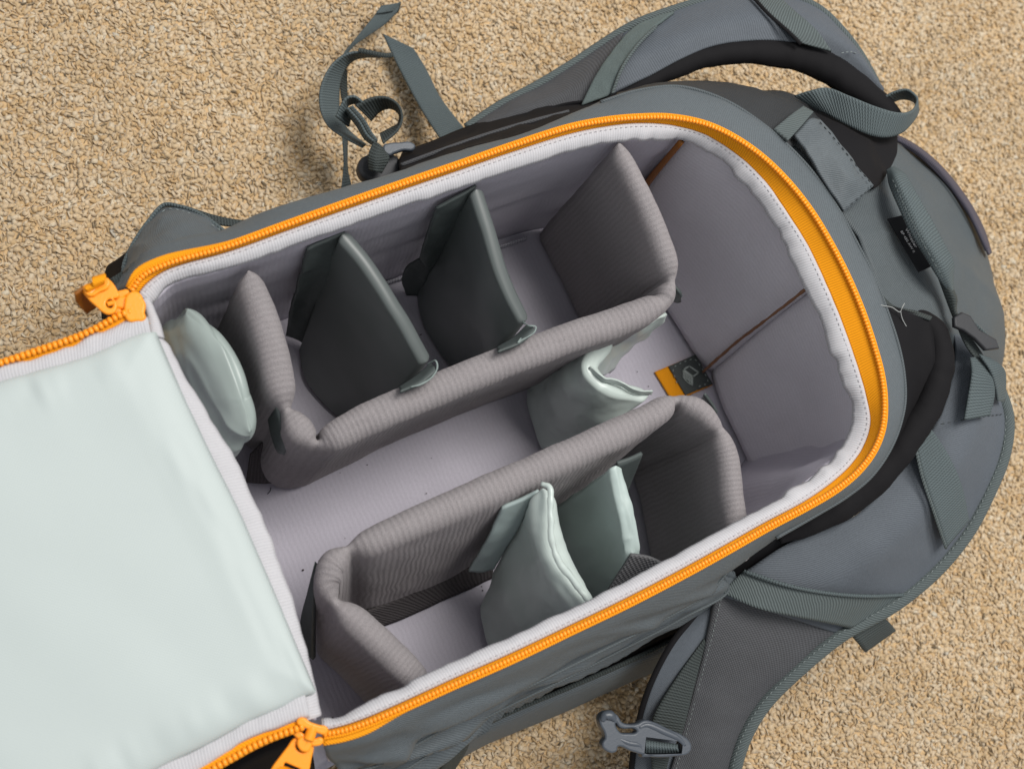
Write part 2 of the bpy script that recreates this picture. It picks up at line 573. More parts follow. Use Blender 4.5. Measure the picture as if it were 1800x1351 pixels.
def carpet_material():
    m = bpy.data.materials.new('beige_loop_carpet'); m.use_nodes = True
    nt = m.node_tree; N = nt.nodes; L = nt.links
    b = N['Principled BSDF']; b.inputs['Roughness'].default_value = 0.95
    b.inputs['Specular IOR Level'].default_value = 0.15
    b.inputs['Sheen Weight'].default_value = 0.2
    a = N.new('ShaderNodeAttribute'); a.attribute_name = 'tint'
    r = N.new('ShaderNodeValToRGB')
    cols = [(0.0, srgb(104, 92, 74)), (0.04, srgb(150, 132, 106)), (0.10, srgb(184, 152, 108)), (0.3, srgb(196, 169, 130)), (0.5, srgb(201, 177, 142)), (0.7, srgb(203, 182, 152)), (0.88, srgb(210, 194, 168)), (0.96, srgb(206, 194, 172)), (1.0, srgb(188, 180, 164))]
    e = r.color_ramp.elements
    e[0].position, e[0].color = cols[0][0], (*cols[0][1], 1)
    e[1].position, e[1].color = cols[-1][0], (*cols[-1][1], 1)
    for p, c in cols[1:-1]:
        k = e.new(p); k.color = (*c, 1)
    L.new(a.outputs['Fac'], r.inputs[0])
    tc = N.new('ShaderNodeTexCoord')
    nz = N.new('ShaderNodeTexNoise'); nz.inputs['Scale'].default_value = 9; nz.inputs['Detail'].default_value = 4
    L.new(tc.outputs['Object'], nz.inputs['Vector'])
    nf = N.new('ShaderNodeTexNoise'); nf.inputs['Scale'].default_value = 900; nf.inputs['Detail'].default_value = 2
    L.new(tc.outputs['Object'], nf.inputs['Vector'])
    mr = N.new('ShaderNodeMapRange'); mr.inputs[1].default_value = 0.3; mr.inputs[2].default_value = 0.7; mr.inputs[3].default_value = 0.9; mr.inputs[4].default_value = 1.06
    L.new(nz.outputs[0], mr.inputs[0])
    mr2 = N.new('ShaderNodeMapRange'); mr2.inputs[1].default_value = 0.3; mr2.inputs[2].default_value = 0.7; mr2.inputs[3].default_value = 0.84; mr2.inputs[4].default_value = 1.08
    L.new(nf.outputs[0], mr2.inputs[0])
    mm = N.new('ShaderNodeMath'); mm.operation = 'MULTIPLY'; L.new(mr.outputs[0], mm.inputs[0]); L.new(mr2.outputs[0], mm.inputs[1])
    vm = N.new('ShaderNodeVectorMath'); vm.operation = 'SCALE'; L.new(r.outputs[0], vm.inputs[0]); L.new(mm.outputs[0], vm.inputs['Scale'])
    L.new(vm.outputs[0], b.inputs['Base Color'])
    return m


def carpet():
    base_m = cloth('carpet_backing', srgb(204, 174, 132), 0.95, 0.1, fuzz=(260, 0.3, 0.001), mottle=0.15)
    V = np.array([(-1.6, -1.6, 0.0008), (2.2, -1.6, 0.0008), (2.2, 1.8, 0.0008), (-1.6, 1.8, 0.0008)])
    me = mesh_np('carpet', V, [(0, 1, 2, 3)], V[:, :2], False)
    base = link('carpet', me, base_m); base['kind'] = 'structure'
    # loop pile: short bent yarn loops
    sp = 0.0028
    xs = np.arange(-0.42, 1.16, sp); ys = np.arange(-0.62, 0.74, sp)
    X, Y = np.meshgrid(xs, ys); X = X.ravel(); Y = Y.ravel()
    X = X + rng.normal(0, sp * 0.33, len(X)); Y = Y + rng.normal(0, sp * 0.33, len(Y))
    quad = np.array([at(-80, -80, 0)[:2], at(1880, -80, 0)[:2], at(1880, 1431, 0)[:2], at(-80, 1431, 0)[:2]])
    ins = np.ones(len(X), bool)
    for i in range(4):
        a, b2 = quad[i], quad[(i + 1) % 4]
        ins &= ((b2[0] - a[0]) * (Y - a[1]) - (b2[1] - a[1]) * (X - a[0])) < 0
    ins &= ~((X > 0.04) & (X < 0.46) & (Y > -0.08) & (Y < 0.165))
    X, Y = X[ins], Y[ins]
    n = len(X)
    nr, ns = 5, 4
    ang = np.linspace(math.radians(-10), math.radians(190), nr)
    tmpl = []
    for k, a in enumerate(ang):
        c = np.array([math.cos(a), 0, math.sin(a)])
        rr = (0.55, 0.92, 1.05, 0.92, 0.55)[k]
        for j in range(ns):
            q = 2 * math.pi * (j + 0.5) / ns
            tmpl.append((c * 1.15 + rr * (math.cos(q) * c * 0.9 + math.sin(q) * np.array([0, 1.15, 0]))))
    tmpl = np.array(tmpl)                               # nr*ns x 3
    sc = sp * rng.uniform(0.38, 0.70, n)
    yaw = rng.uniform(0, 2 * np.pi, n); tilt = rng.normal(0, 0.4, n); roll = rng.normal(0, 0.75, n)
    cy_, sy_ = np.cos(yaw), np.sin(yaw); ct, st = np.cos(tilt), np.sin(tilt); cr_, sr_ = np.cos(roll), np.sin(roll)
    T = np.broadcast_to(tmpl, (n,) + tmpl.shape) * sc[:, None, None] * np.array([1.2, 1.25, 0.34])
    dark = rng.random(n) < 0.065  # thin dark slivers stand in for the shaded slits between loops
    T = T * np.where(dark, 0.55, 1.0)[:, None, None] ** np.array([0.3, 1.6, 1.0])
    x, y, z = T[..., 0], T[..., 1], T[..., 2]
    y, z = y * cr_[:, None] - z * sr_[:, None], y * sr_[:, None] + z * cr_[:, None]
    x, z = x * ct[:, None] + z * st[:, None], -x * st[:, None] + z * ct[:, None]
    x, y = x * cy_[:, None] - y * sy_[:, None], x * sy_[:, None] + y * cy_[:, None]
    hz = 0.0004 + 0.0012 * rng.random(n) + dark * 0.0008
    V = np.stack([x + X[:, None], y + Y[:, None], z + hz[:, None]], -1).reshape(-1, 3).astype(np.float32)
    q = []
    for r_ in range(nr - 1):
        for j in range(ns):
            a = r_ * ns + j; b2 = r_ * ns + (j + 1) % ns
            q.append((a, b2, b2 + ns, a + ns))
    q = np.array(q)
    Fa = (q[None] + (np.arange(n) * nr * ns)[:, None, None]).reshape(-1).astype(np.int32)
    nf = n * len(q)
    me = bpy.data.meshes.new('pile')
    me.vertices.add(len(V)); me.vertices.foreach_set('co', V.ravel())
    me.loops.add(nf * 4); me.loops.foreach_set('vertex_index', Fa)
    me.polygons.add(nf)
    me.polygons.foreach_set('loop_start', np.arange(0, nf * 4, 4, dtype=np.int32))
    me.polygons.foreach_set('use_smooth', np.ones(nf, bool))
    me.update(calc_edges=True)
    big = vnoise(np.stack([X / 0.02, Y / 0.02, X * 0], -1), 3) * 0.10
    tint = np.clip(rng.beta(3.2, 2.8, n) + big, 0.1, 1)
    tint = np.where(dark, rng.uniform(0, .07, n), tint)  # gap shade put into the colour of the slivers
    at_ = me.attributes.new('tint', 'FLOAT', 'POINT')
    at_.data.foreach_set('value', np.repeat(tint, nr * ns).astype(np.float32))
    o = link('pile', me, carpet_material(), base); o['kind'] = 'stuff'


carpet()

# ------------------------------------------------------------------ the backpack
pack = thing('backpack', 'grey camera backpack lying open on the beige carpet, with an orange zip round its opening', 'backpack', (0.24, 0.04, 0))


def tooth_out(P):
    T = np.gradient(P, axis=0); T[:, 2] = 0; T /= np.linalg.norm(T, axis=1, keepdims=True)
    return np.stack([-T[:, 1], T[:, 0], np.zeros(len(P))], -1)


RIM = 0.22
FLOOR = 0.035
# stations round the opening: zip teeth, outer edge and inner edge of the white binding, seam of the shell
ST = [
    ((233, 510), (247, 522), (263, 534), (204, 512)),
    ((250, 487), (262, 505), (278, 522), (226, 478)), ((290, 466), (296, 478), (303, 497), (265, 442)),
    ((400, 434), (403, 446), (408, 468), (395, 408)), ((500, 398), (504, 410), (510, 432), (490, 362)),
    ((600, 362), (604, 374), (611, 397), (590, 328)), ((700, 327), (704, 339), (710, 362), (690, 300)),
    ((800, 293), (803, 305), (809, 329), (790, 270)), ((900, 258), (903, 271), (908, 295), (895, 240)),
    ((1000, 226), (1003, 240), (1007, 263), (995, 203)), ((1060, 214), (1062, 227), (1064, 250), (1055, 180)),
    ((1120, 208), (1120, 220), (1119, 243), (1120, 160)), ((1180, 208), (1176, 222), (1170, 242), (1195, 153)),
    ((1240, 220), (1226, 232), (1212, 246), (1270, 175)), ((1290, 243), (1268, 252), (1250, 268), (1335, 215)),
    ((1340, 278), (1310, 283), (1290, 299), (1390, 262)), ((1385, 322), (1350, 325), (1325, 340), (1435, 312)),
    ((1425, 373), (1385, 375), (1358, 386), (1475, 372)), ((1460, 431), (1418, 428), (1388, 436), (1507, 430)),
    ((1490, 490), (1446, 485), (1416, 494), (1537, 490)), ((1515, 550), (1472, 545), (1442, 553), (1560, 550)),
    ((1535, 610), (1494, 605), (1463, 613), (1578, 605)), ((1548, 660), (1512, 658), (1482, 664), (1588, 655)),
    ((1553, 705), (1525, 705), (1496, 702), (1590, 705)), ((1550, 750), (1530, 745), (1502, 738), (1580, 752)),
    ((1535, 790), (1519, 782), (1492, 768), (1560, 797)), ((1508, 826), (1495, 815), (1470, 800), (1530, 838)),
    ((1470, 858), (1458, 846), (1437, 828), (1487, 873)), ((1420, 888), (1410, 877), (1392, 862), (1434, 905)),
    ((1350, 925), (1341, 914), (1326, 900), (1364, 945)), ((1280, 965), (1271, 953), (1256, 938), (1296, 988)),
    ((1200, 1009), (1192, 997), (1178, 981), (1216, 1034)), ((1100, 1061), (1092, 1049), (1080, 1032), (1115, 1088)),
    ((1000, 1109), (993, 1097), (982, 1080), (1013, 1138)), ((900, 1157), (893, 1144), (882, 1126), (912, 1186)),
    ((800, 1201), (793, 1188), (781, 1170), (815, 1232)), ((700, 1246), (694, 1234), (684, 1220), (715, 1285)),
    ((640, 1271), (633, 1260), (622, 1248), (655, 1315)), ((600, 1284), (596, 1272), (590, 1258), (612, 1325)),
    ((566, 1290), (566, 1280), (566, 1262), (575, 1330)),
]
nst = len(ST)
right = np.array([max(0.0, min(1.0, (i - 11) / 3, (28 - i) / 3)) for i in range(nst)])   # 1 along the rounded end
corner = np.array([0.6 if i == 0 else 1.0 if i in (1, 2) else 0.4 if i == 3 else 0.35 if i == 36 else 1.0 if i > 36 else 0 for i in range(nst)])
TEETH = np.array([at(*s[0], RIM + 0.001) for s in ST])
OUT = tooth_out(TEETH)
WO = np.array([at(*s[1], RIM - 0.002 - 0.006 * right[i]) for i, s in enumerate(ST)])
WO = WO + (TEETH - WO) * (0.42 * (1 - right))[:, None] * [1, 1, 0]
WI = np.array([at(*s[2], RIM - 0.004 - 0.010 * right[i]) for i, s in enumerate(ST)])
TAPE_O = TEETH + OUT * (0.0023 + 0.0038 * corner)[:, None] - np.array([0, 0, 0.0012])
SEAM = np.array([at(*s[3], 0.207 + 0.004 * right[i]) for i, s in enumerate(ST)])

# zip of the opening
zt = sheet('zip_tape', [TAPE_O, TEETH - [0, 0, 0.001], WO - [0, 0, 0.0012]], tape_m, pack, nu=340, nv=9, thick=0.0008)
P = resample(TEETH + [0, 0, 0.0008], 900)
beads('teeth', P, tooth_out(P), None, (0.00125, 0.0017, 0.0016), orange_m, zt, 0.0023)
# a fine cord runs along the outer side of the teeth
P2 = resample(TEETH + OUT * 0.0021 + [0, 0, 0.0004], 700)
beads('teeth_root', P2, tooth_out(P2), None, (0.00078, 0.0010, 0.0009), tape_m, zt, 0.00135)


def crinkle(G, uv):
    """ripples of the gathered binding, stronger at its free edge and on the curve"""
    nv, nu = G.shape[:2]
    u = uv[..., 0]
    s = np.linspace(0, 1, nv)[:, None]
    if G[0, :, 1].mean() * 0 + np.linalg.norm(G[0] - WOr, axis=1).mean() > np.linalg.norm(G[-1] - WOr, axis=1).mean():
        s = 1 - s
    k = np.interp(np.linspace(0, 1, nu), np.linspace(0, 1, nst), 0.25 + 0.75 * right + 0.3 * corner)
    d = fbm(np.stack([u.ravel() / 0.013, u.ravel() * 0 + s.repeat(nu, 1).ravel() * 0.6, u.ravel() * 0], -1), 4, 3).reshape(nv, nu)
    mid = (WIr - WOr); mid /= np.linalg.norm(mid, axis=1, keepdims=True)
    G = G + mid[None] * (d * s * k[None] * 0.0024)[..., None]
    hump = np.sin(np.pi * np.clip(s * 1.05, 0, 1)) ** 0.6 * 0.0013
    G[..., 2] += hump * np.ones_like(d) + d * 0.0007 * k[None] * (0.4 + s)
    G[..., 2] -= 0.003 * s ** 4
    return G


NB = 420
WOr, WIr = resample(WO, NB), resample(WI, NB)
bind = sheet('white_binding', [WO, (WO + WI) / 2, WI], bind_m, pack, nu=NB, nv=9, thick=0.0022, extra=crinkle)

lintc_m = cloth('binding_thread', srgb(166, 164, 168), 0.8, 0.2)
# outer shell
inw = -OUT
far = np.array([1.0 if i < 11 else max(0, 1 - (i - 10) / 4) for i in range(nst)])
nearf = np.array([1.0 if i >= 30 else max(0, 1 - (30 - i) / 3) for i in range(nst)])
NEARC = {30: (1305, 1018), 31: (1225, 1072), 32: (1125, 1125), 33: (1028, 1176), 34: (932, 1222), 35: (845, 1268), 36: (775, 1325), 37: (720, 1365), 38: (670, 1385), 39: (620, 1395)}
C = []; D = []; E_ = []
for i in range(nst):
    if i - 1 in NEARC:
        c = at(*NEARC[i - 1], 0.135)
    else:
        c = SEAM[i] + OUT[i] * (0.006 * far[i]); c[2] = 0.14
    C.append(c)
    d = c + OUT[i] * 0.004; d[2] = 0.075
    e = c + inw[i] * 0.004; e[2] = 0.003
    D.append(d); E_.append(e)
C, D, E_ = map(np.array, (C, D, E_))
TO = TAPE_O - [0, 0, 0.001] + inw * 0.001
fold_amp = (0.0008 + 0.0022 * nearf + 0.0016 * far + 0.003 * corner)


def shell_folds(G, uv):
    nv, nu = G.shape[:2]
    a = np.interp(np.linspace(0, 1, nu), np.linspace(0, 1, nst), fold_amp)[None, :]
    s = np.linspace(0, 1, nv)
    topfirst = G[0, :, 2].mean() > G[-1, :, 2].mean()
    s = s if topfirst else 1 - s
    mask = (np.clip((s - 0.03) / 0.12, 0, 1) * np.clip((0.78 - s) / 0.15, 0, 1))[:, None]
    N_ = grid_normals(G)
    N_ = N_ * np.sign((N_[..., 2]).mean() + 1e-9)
    qr = np.stack([uv[..., 0] / 0.07, uv[..., 1] / 0.022 + 1.1 * uv[..., 0] / 0.07, uv[..., 0] * 0], -1).reshape(-1, 3)
    rid = (1 - 2.4 * np.abs(vnoise(qr + .4 * np.stack([vnoise(qr, 61), vnoise(qr, 62), vnoise(qr, 63)], -1), 64))).reshape(nv, nu)
    q = np.stack([uv[..., 0] / 0.055, uv[..., 1] / 0.016 + 0.8 * uv[..., 0] / 0.055, uv[..., 0] * 0], -1).reshape(-1, 3)
    d = fbm(q, 9, 3).reshape(nv, nu)
    d = np.sign(d) * np.abs(d) ** 0.8
    return G + N_ * ((d * .7 + rid * .8) * a * mask)[..., None]


nf = nearf[:, None]
P1 = SEAM * 0.75 + C * 0.25 + OUT * (0.003 * nf); P1b = SEAM * 0.6 + C * 0.4 - OUT * (0.008 * nf) + [0, 0, -0.004]
P2r = SEAM * 0.36 + C * 0.64 + OUT * (0.003 * nf); P2b = SEAM * 0.22 + C * 0.78 - OUT * (0.009 * nf) + [0, 0, -0.004]
shell = sheet('shell', [TO, SEAM * 0.45 + TO * 0.55 + [0, 0, 0.002], SEAM, P1, P1b, P2r, P2b, C, D, E_], shell_m, pack, nu=360, nv=90, thick=0.002, extra=shell_folds)
tube('side_seam', P1[30:] + OUT[30:] * .0018, 0.0009, shell2_m, shell, n=120, seg=6)
tube('side_seam', P2r[30:] + OUT[30:] * .0018, 0.0009, shell2_m, shell, n=120, seg=6)
# seam piping where the gusset meets the rounded end
tube('seam_piping', SEAM[10:30] + [0, 0, 0.0005], 0.0012, shell2_m, shell, n=160, seg=6)

# inside: lining wall, floor, padded end panels
FL = []
for i in range(nst):
    p = WI[i] + inw[i] * (-0.002)
    nr_ = min(1.0, max(0.0, (i - 26) / 3))
    FL.append((min(p[0] + 0.004, 0.445), min(p[1], 0.176) * (1 - nr_) + min(p[1], -0.127) * nr_, FLOOR - 0.002))
FL = np.array(FL)
TOPW = WI + OUT * 0.004 - [0, 0, 0.004]
rin = np.array([max(0.0, min(1.0, (i - 12) / 3, (26 - i) / 3)) for i in range(nst)])
MID = TOPW * 0.5 + FL * 0.5 + OUT * (0.003 + 0.024 * rin)[:, None]
TOPW = TOPW + OUT * (0.012 * rin)[:, None]
FL = FL + np.stack([0.012 * rin, 0 * rin, 0 * rin], -1)
lin = sheet('lining_wall', [TOPW, MID, FL], lining_m, pack, nu=200, nv=26, thick=0.002, wr=dict(amp=0.0011, scale=0.05, seed=2, stretch=(0.5, 1, 3.0)))
fx = np.linspace(0.0, 0.452, 2)
floor_rows = [np.array([(x, y, FLOOR) for x in np.linspace(0.022, 0.452, 6)]) for y in (-0.13, 0.0, 0.09, 0.182)]
sheet('floor_panel', floor_rows, lining_m, pack, nu=60, nv=40, thick=0.004, wr=dict(amp=0.0006, scale=0.06, seed=5))
# lint and crumbs on the floor lining
_v = []; _f = []
_tv, _tf = ball_template(4, 5)
for _ in range(70):
    c = np.array([rng.uniform(0.05, 0.42), rng.uniform(-0.11, 0.16), FLOOR + 0.0012])
    s_ = rng.uniform(0.0002, 0.0006); _o = len(_v) * len(_tv)
    _v.append(c + _tv * s_ * np.array([rng.uniform(.7, 1.8), rng.uniform(.7, 1.8), .7])); _f += [tuple(x + _o for x in q) for q in _tf]
_l = link('lint', mesh_np('lint', np.concatenate(_v), _f), cloth('dark_lint', srgb(70, 64, 64), .9, .1), pack); _l['kind'] = 'stuff'
tube('loose_hair', pts(FLOOR + .002, (470, 868), (475, 862), (476, 856)), 0.00028, black_m, pack, n=10, seg=5)
# overlocked seam along the far wall
seam_path = -np.array([0, .002, 0]) + pts(FLOOR + 0.004, (478, 560), (560, 533), (692, 492), (790, 460), (869, 436), (924, 418))
sp_ = sheet('floor_seam', [seam_path, seam_path + [0, 0.001, 0.0035]], cloth('overlock_thread', srgb(205, 204, 212), 0.9, 0.1, ribs=(0.0022, 'u', 0.35, 0.0002)), pack, nu=120, nv=4, thick=0.0012)
# end wall pads
wz = 0.201
padA = [pts(FLOOR + 0.004, (1092, 392), (1185, 545), (1252, 652)), pts(0.12, (1138, 318), (1252, 425), (1345, 572)) + [0.002, 0, 0],
        pts(wz, (1212, 232), (1340, 302), (1456, 492))]
padB = [pts(FLOOR + 0.004, (1252, 652), (1312, 780), (1400, 960)), pts(0.12, (1345, 572), (1418, 690), (1470, 895)) + [0.002, 0, 0],
        pts(wz, (1450, 494), (1512, 640), (1512, 850, .186))]


def pad_shape(G, uv):
    N_ = grid_normals(G); N_ *= np.sign(N_[..., 0].mean()) * -1
    U, Vv = uv[..., 0], uv[..., 1]
    e = np.minimum(np.minimum(U, U.max() - U) / 0.03, 1) ** 0.5
    return G + N_ * (0.006 * e)[..., None]


endpad_m = cloth('grey_end_pad', srgb(212, 209, 216), 0.95, 0.1, sheen=0.3, ribs=(0.0036, 'v', 0.05, 0.00006), fuzz=(1100, 0.14, 0.00010), mottle=0.07, mscale=30)
sheet('end_pad', padA, endpad_m, pack, nu=40, nv=30, thick=0.004, extra=pad_shape, wr=dict(amp=0.0007, scale=0.04, seed=11))
sheet('end_pad', padB, endpad_m, pack, nu=40, nv=30, thick=0.004, extra=pad_shape, wr=dict(amp=0.0007, scale=0.04, seed=12))
tube('end_pad_seam', pts(0, (1248, 648, 0.041), (1300, 602, 0.08), (1342, 570, 0.12), (1392, 532, 0.16), (1436, 498, 0.2)) + [-0.0075, 0, 0.001], 0.0011, brownseam_m, pack, n=40, seg=6, wr=dict(amp=0.0004, scale=0.004))
sheet('corner_trim', [pts(0, (1100, 385, 0.05), (1140, 318, 0.12), (1204, 240, 0.203)) + [-0.004, 0, 0], pts(0, (1108, 392, 0.05), (1147, 324, 0.12), (1211, 244, 0.203)) + [-0.004, -0.001, 0]], amber_m, pack, nu=20, nv=4, thick=0.002)

# left inner wall below the hinge
HI = pts(0.214, (287, 593), (297, 603), (336, 684), (390, 768), (444, 876), (480, 960), (516, 1056), (540, 1146), (550, 1190), (560, 1262))
HIb = HI.copy(); HIb[:, 0] = np.minimum(HI[:, 0], 0.034) - 0.004; HIb[:, 2] = FLOOR
sheet('lining_wall', [HI - [0.003, 0, 0.004], HIb], lining_m, pack, nu=40, nv=16, thick=0.002)
# outer end wall below the hinge
EO = HI - [0.008, 0, 0.012]
sheet('end_wall', [EO, EO * [1, 1, 0.5] - [0.012, 0, 0], EO * [1, 1, 0] + [-0.004, 0, 0.003]], shell2_m, pack, nu=50, nv=24, thick=0.002, wr=dict(amp=0.002, scale=0.04, seed=8))

# ------------------------------------------------------------------ lid (back panel folded out to the left)
LZ = 0.226


def extend(P, xs, yfun):
    return P


def lid_edge(seq, z, ends):
    """pixel points from the hinge outwards, then world points beyond the picture"""
    a = pts(z, *seq)
    return np.concatenate([a, np.array(ends)])


farM = lid_edge([(262, 588), (241, 587), (210, 598), (166, 619), (130, 632), (60, 652), (0, 669)], LZ + 0.001, [(-0.12, 0.152, LZ + .001), (-0.22, 0.150, LZ - .008), (-0.31, 0.135, LZ - .02)])
nearM = lid_edge([(540, 1222), (535, 1227), (518, 1233), (490, 1248), (440, 1269), (360, 1312), (288, 1347)], LZ + 0.001, [(-0.12, -0.068, LZ + .001), (-0.22, -0.066, LZ - .008), (-0.31, -0.052, LZ - .02)])
cent = lambda t: farM * (1 - t) + nearM * t
hb = np.zeros_like(farM)
hinge_c = pts(LZ, (300, 648), (360, 780), (420, 900), (480, 1038), (522, 1140))
rows = []
for t in np.linspace(0, 1, 9):
    r = cent(t).copy()
    # first point of each row follows the hinge line
    hx = np.interp(r[0][1], hinge_c[::-1, 1], hinge_c[::-1, 0]) + 0.0005
    dx = np.array([1, .9, .7, .5, .3, .1, 0, 0, 0, 0]) * (hx - r[0][0])
    r[:, 0] += dx
    rows.append(r)
lid_puff = None


def lid_shape(G, uv):
    nv, nu = G.shape[:2]
    U, Vv = uv[..., 0], uv[..., 1]
    d = np.minimum(np.minimum(Vv, Vv.max() - Vv), np.minimum(U, U.max() - U))
    e = np.sqrt(np.maximum(0, 1 - (1 - np.minimum(d / 0.022, 1)) ** 2))
    G = G.copy()
    G[..., 2] += 0.008 * e
    q = np.stack([U / 0.075 + 0.25 * Vv / 0.05, Vv / 0.16, U * 0], -1).reshape(-1, 3)
    G[..., 2] += 0.0018 * (fbm(q, 21, 2).reshape(nv, nu)) * np.minimum(d / 0.03, 1)
    # small gathers along the sewn edges
    q2 = np.stack([U / 0.012, Vv / 0.05, U * 0], -1).reshape(-1, 3)
    G[..., 2] += 0.0010 * fbm(q2, 22, 2).reshape(nv, nu) * np.exp(-((d - 0.012) / 0.010) ** 2)
    return G


lid = sheet('lid', rows, lid_m, pack, nu=170, nv=120, thick=0.012, extra=lid_shape)
# lid bindings and its half of the zip
fWo = lid_edge([(262, 562), (241, 559), (223, 563), (170, 586), (130, 602), (60, 625), (0, 645)], LZ + .0015, [(-0.12, 0.164, LZ + .0015), (-0.22, 0.162, LZ - .008), (-0.31, 0.147, LZ - .02)])
fT = lid_edge([(228, 549), (215, 553), (203, 559), (165, 580), (130, 595), (60, 619), (0, 639)], LZ + .002, [(-0.12, 0.168, LZ + .002), (-0.22, 0.166, LZ - .008), (-0.31, 0.151, LZ - .02)])
nWo = lid_edge([(545, 1262), (525, 1267), (485, 1284), (440, 1299), (400, 1322), (354, 1351)], LZ + .0015, [(-0.12, -0.080, LZ + .0015), (-0.22, -0.078, LZ - .008), (-0.31, -0.064, LZ - .02)])
nT = lid_edge([(530, 1277), (512, 1283), (479, 1295), (440, 1313), (405, 1333), (372, 1352)], LZ + .002, [(-0.12, -0.086, LZ + .002), (-0.22, -0.084, LZ - .008), (-0.31, -0.07, LZ - .02)])


def ripple(G, uv):
    u = uv[..., 0]
    d = fbm(np.stack([u.ravel() / 0.016, uv[..., 1].ravel() / 0.02, u.ravel() * 0], -1), 33, 3).reshape(u.shape)
    s = np.sin(np.linspace(0, np.pi, G.shape[0]))[:, None] ** 0.6
    G = G.copy(); G[..., 2] += 0.0022 * s + 0.0009 * d
    G[..., 1] += 0.0010 * d
    return G


sheet('white_binding', [farM - [0, .005, .001], fWo], bind_m, lid, nu=200, nv=8, thick=0.0025, extra=ripple)
sheet('white_binding', [nearM + [0, .005, -.001], nWo[[0, 1, 2, 3, 4, 5, 6, 7, 8]]], bind_m, lid, nu=200, nv=8, thick=0.0025, extra=ripple)
hA = -np.array([.004, 0, .001]) + pts(LZ + .001, (263, 587), (272, 605), (302, 650), (362, 781), (422, 901), (482, 1039), (524, 1141), (540, 1200), (545, 1262))
hB = pts(LZ - .003, (288, 594), (300, 606), (338, 684), (392, 768), (446, 876), (482, 960), (518, 1056), (542, 1146), (552, 1190), (561, 1258))


def ripple2(G, uv):
    u = uv[..., 0]
    d = fbm(np.stack([u.ravel() / 0.02, uv[..., 1].ravel() / 0.02, u.ravel() * 0], -1), 35, 3).reshape(u.shape)
    s = np.sin(np.linspace(0, np.pi, G.shape[0]))[:, None] ** 0.6
    G = G.copy(); G[..., 2] += 0.0018 * s + 0.0006 * d; G[..., 0] += 0.0010 * d
    return G


sheet('hinge_binding', [hA, hB], bind_m, pack, nu=160, nv=8, thick=0.0025, extra=ripple2)
sheet('hinge_binding', [pts(0, (250, 524, .217), (257, 556, .220), (263, 588, .224)), pts(0, (266, 523, .216), (278, 553, .219), (289, 594, .222))], bind_m, pack, nu=30, nv=6, thick=0.0022, extra=ripple2)
for T_, W_, sg in ((fT, fWo, 1), (nT, nWo, -1)):
    off = np.array([0, 0.0022 * sg, 0])
    zt2 = sheet('zip_tape', [resample(T_, 40) + off, resample(W_, 40) - off], tape_m, lid, nu=120, nv=5, thick=0.001)
    Pz = resample(T_ + [0, 0, 0.0012], 500)
    beads('teeth', Pz, tooth_out(Pz), None, (0.0014, 0.0021, 0.0018), orange_m, zt2, 0.0028)
# stitch line on the hinge binding
def stitches(name, path, mat, parent, length=0.0028, gap=0.0018, r=0.00035, lift=0.0004):
    P = resample(path, 500)
    L = np.concatenate([[0], np.cumsum(np.linalg.norm(np.diff(P, axis=0), axis=1))])
    V = []; Fs = []
    tv, tf = ball_template(4, 6)
    k = 0.0
    while k + length < L[-1]:
        a = np.array([np.interp(k, L, P[:, c]) for c in range(3)]); b = np.array([np.interp(k + length, L, P[:, c]) for c in range(3)])
        t = (b - a); t /= np.linalg.norm(t); s = np.cross(t, [0, 0, 1]); s /= max(np.linalg.norm(s), 1e-9); n_ = np.cross(s, t)
        o = len(V) * len(tv)
        V.append((a + b) / 2 + tv[:, :1] * (length / 2) * t + tv[:, 1:2] * r * s + tv[:, 2:] * r * n_ + [0, 0, lift])
        Fs += [tuple(x + o for x in f) for f in tf]
        k += length + gap
    o = link(name, mesh_np(name, np.concatenate(V), Fs), mat, parent); o['kind'] = 'stuff'
    return o


stitches('stitching', hA * 0.82 + hB[[0, 1, 2, 3, 4, 5, 7, 8, 9]] * 0.18 + [0, 0, 0.002], cloth('pale_thread', srgb(186, 190, 192), .8, .2), lid)

stitches('stitching', WO * .72 + WI * .28 + [0, 0, .0012], lintc_m, bind, .0022, .0014, .00022)
# ------------------------------------------------------------------ zip sliders with pulls
def flat(name, outline, z, mat, parent, thick=0.003, bevel=0.0008, holes=(), smooth=True, tilt=None):
    """moulded plate whose outline is given at its place, at height z; holes: (outline, smooth)"""
    P_ = [at(p[0], p[1], z if tilt is None else z + tilt(p)) for p in outline]
    o = P_[0]; k = len(P_)
    f = frame_at(o, P_[k // 2], P_[k // 4])
    if f.col[2][2] < 0:
        f = frame_at(o, P_[k // 2], 2 * o - P_[k // 4])
    ol = [(local_outline(f, P_), smooth)]
    for h, sm in holes:
        ol.append((local_outline(f, [at(q[0], q[1], z if tilt is None else z + tilt(q)) for q in h]), sm))
    return plate(name, ol, mat, parent, f, thick, bevel)


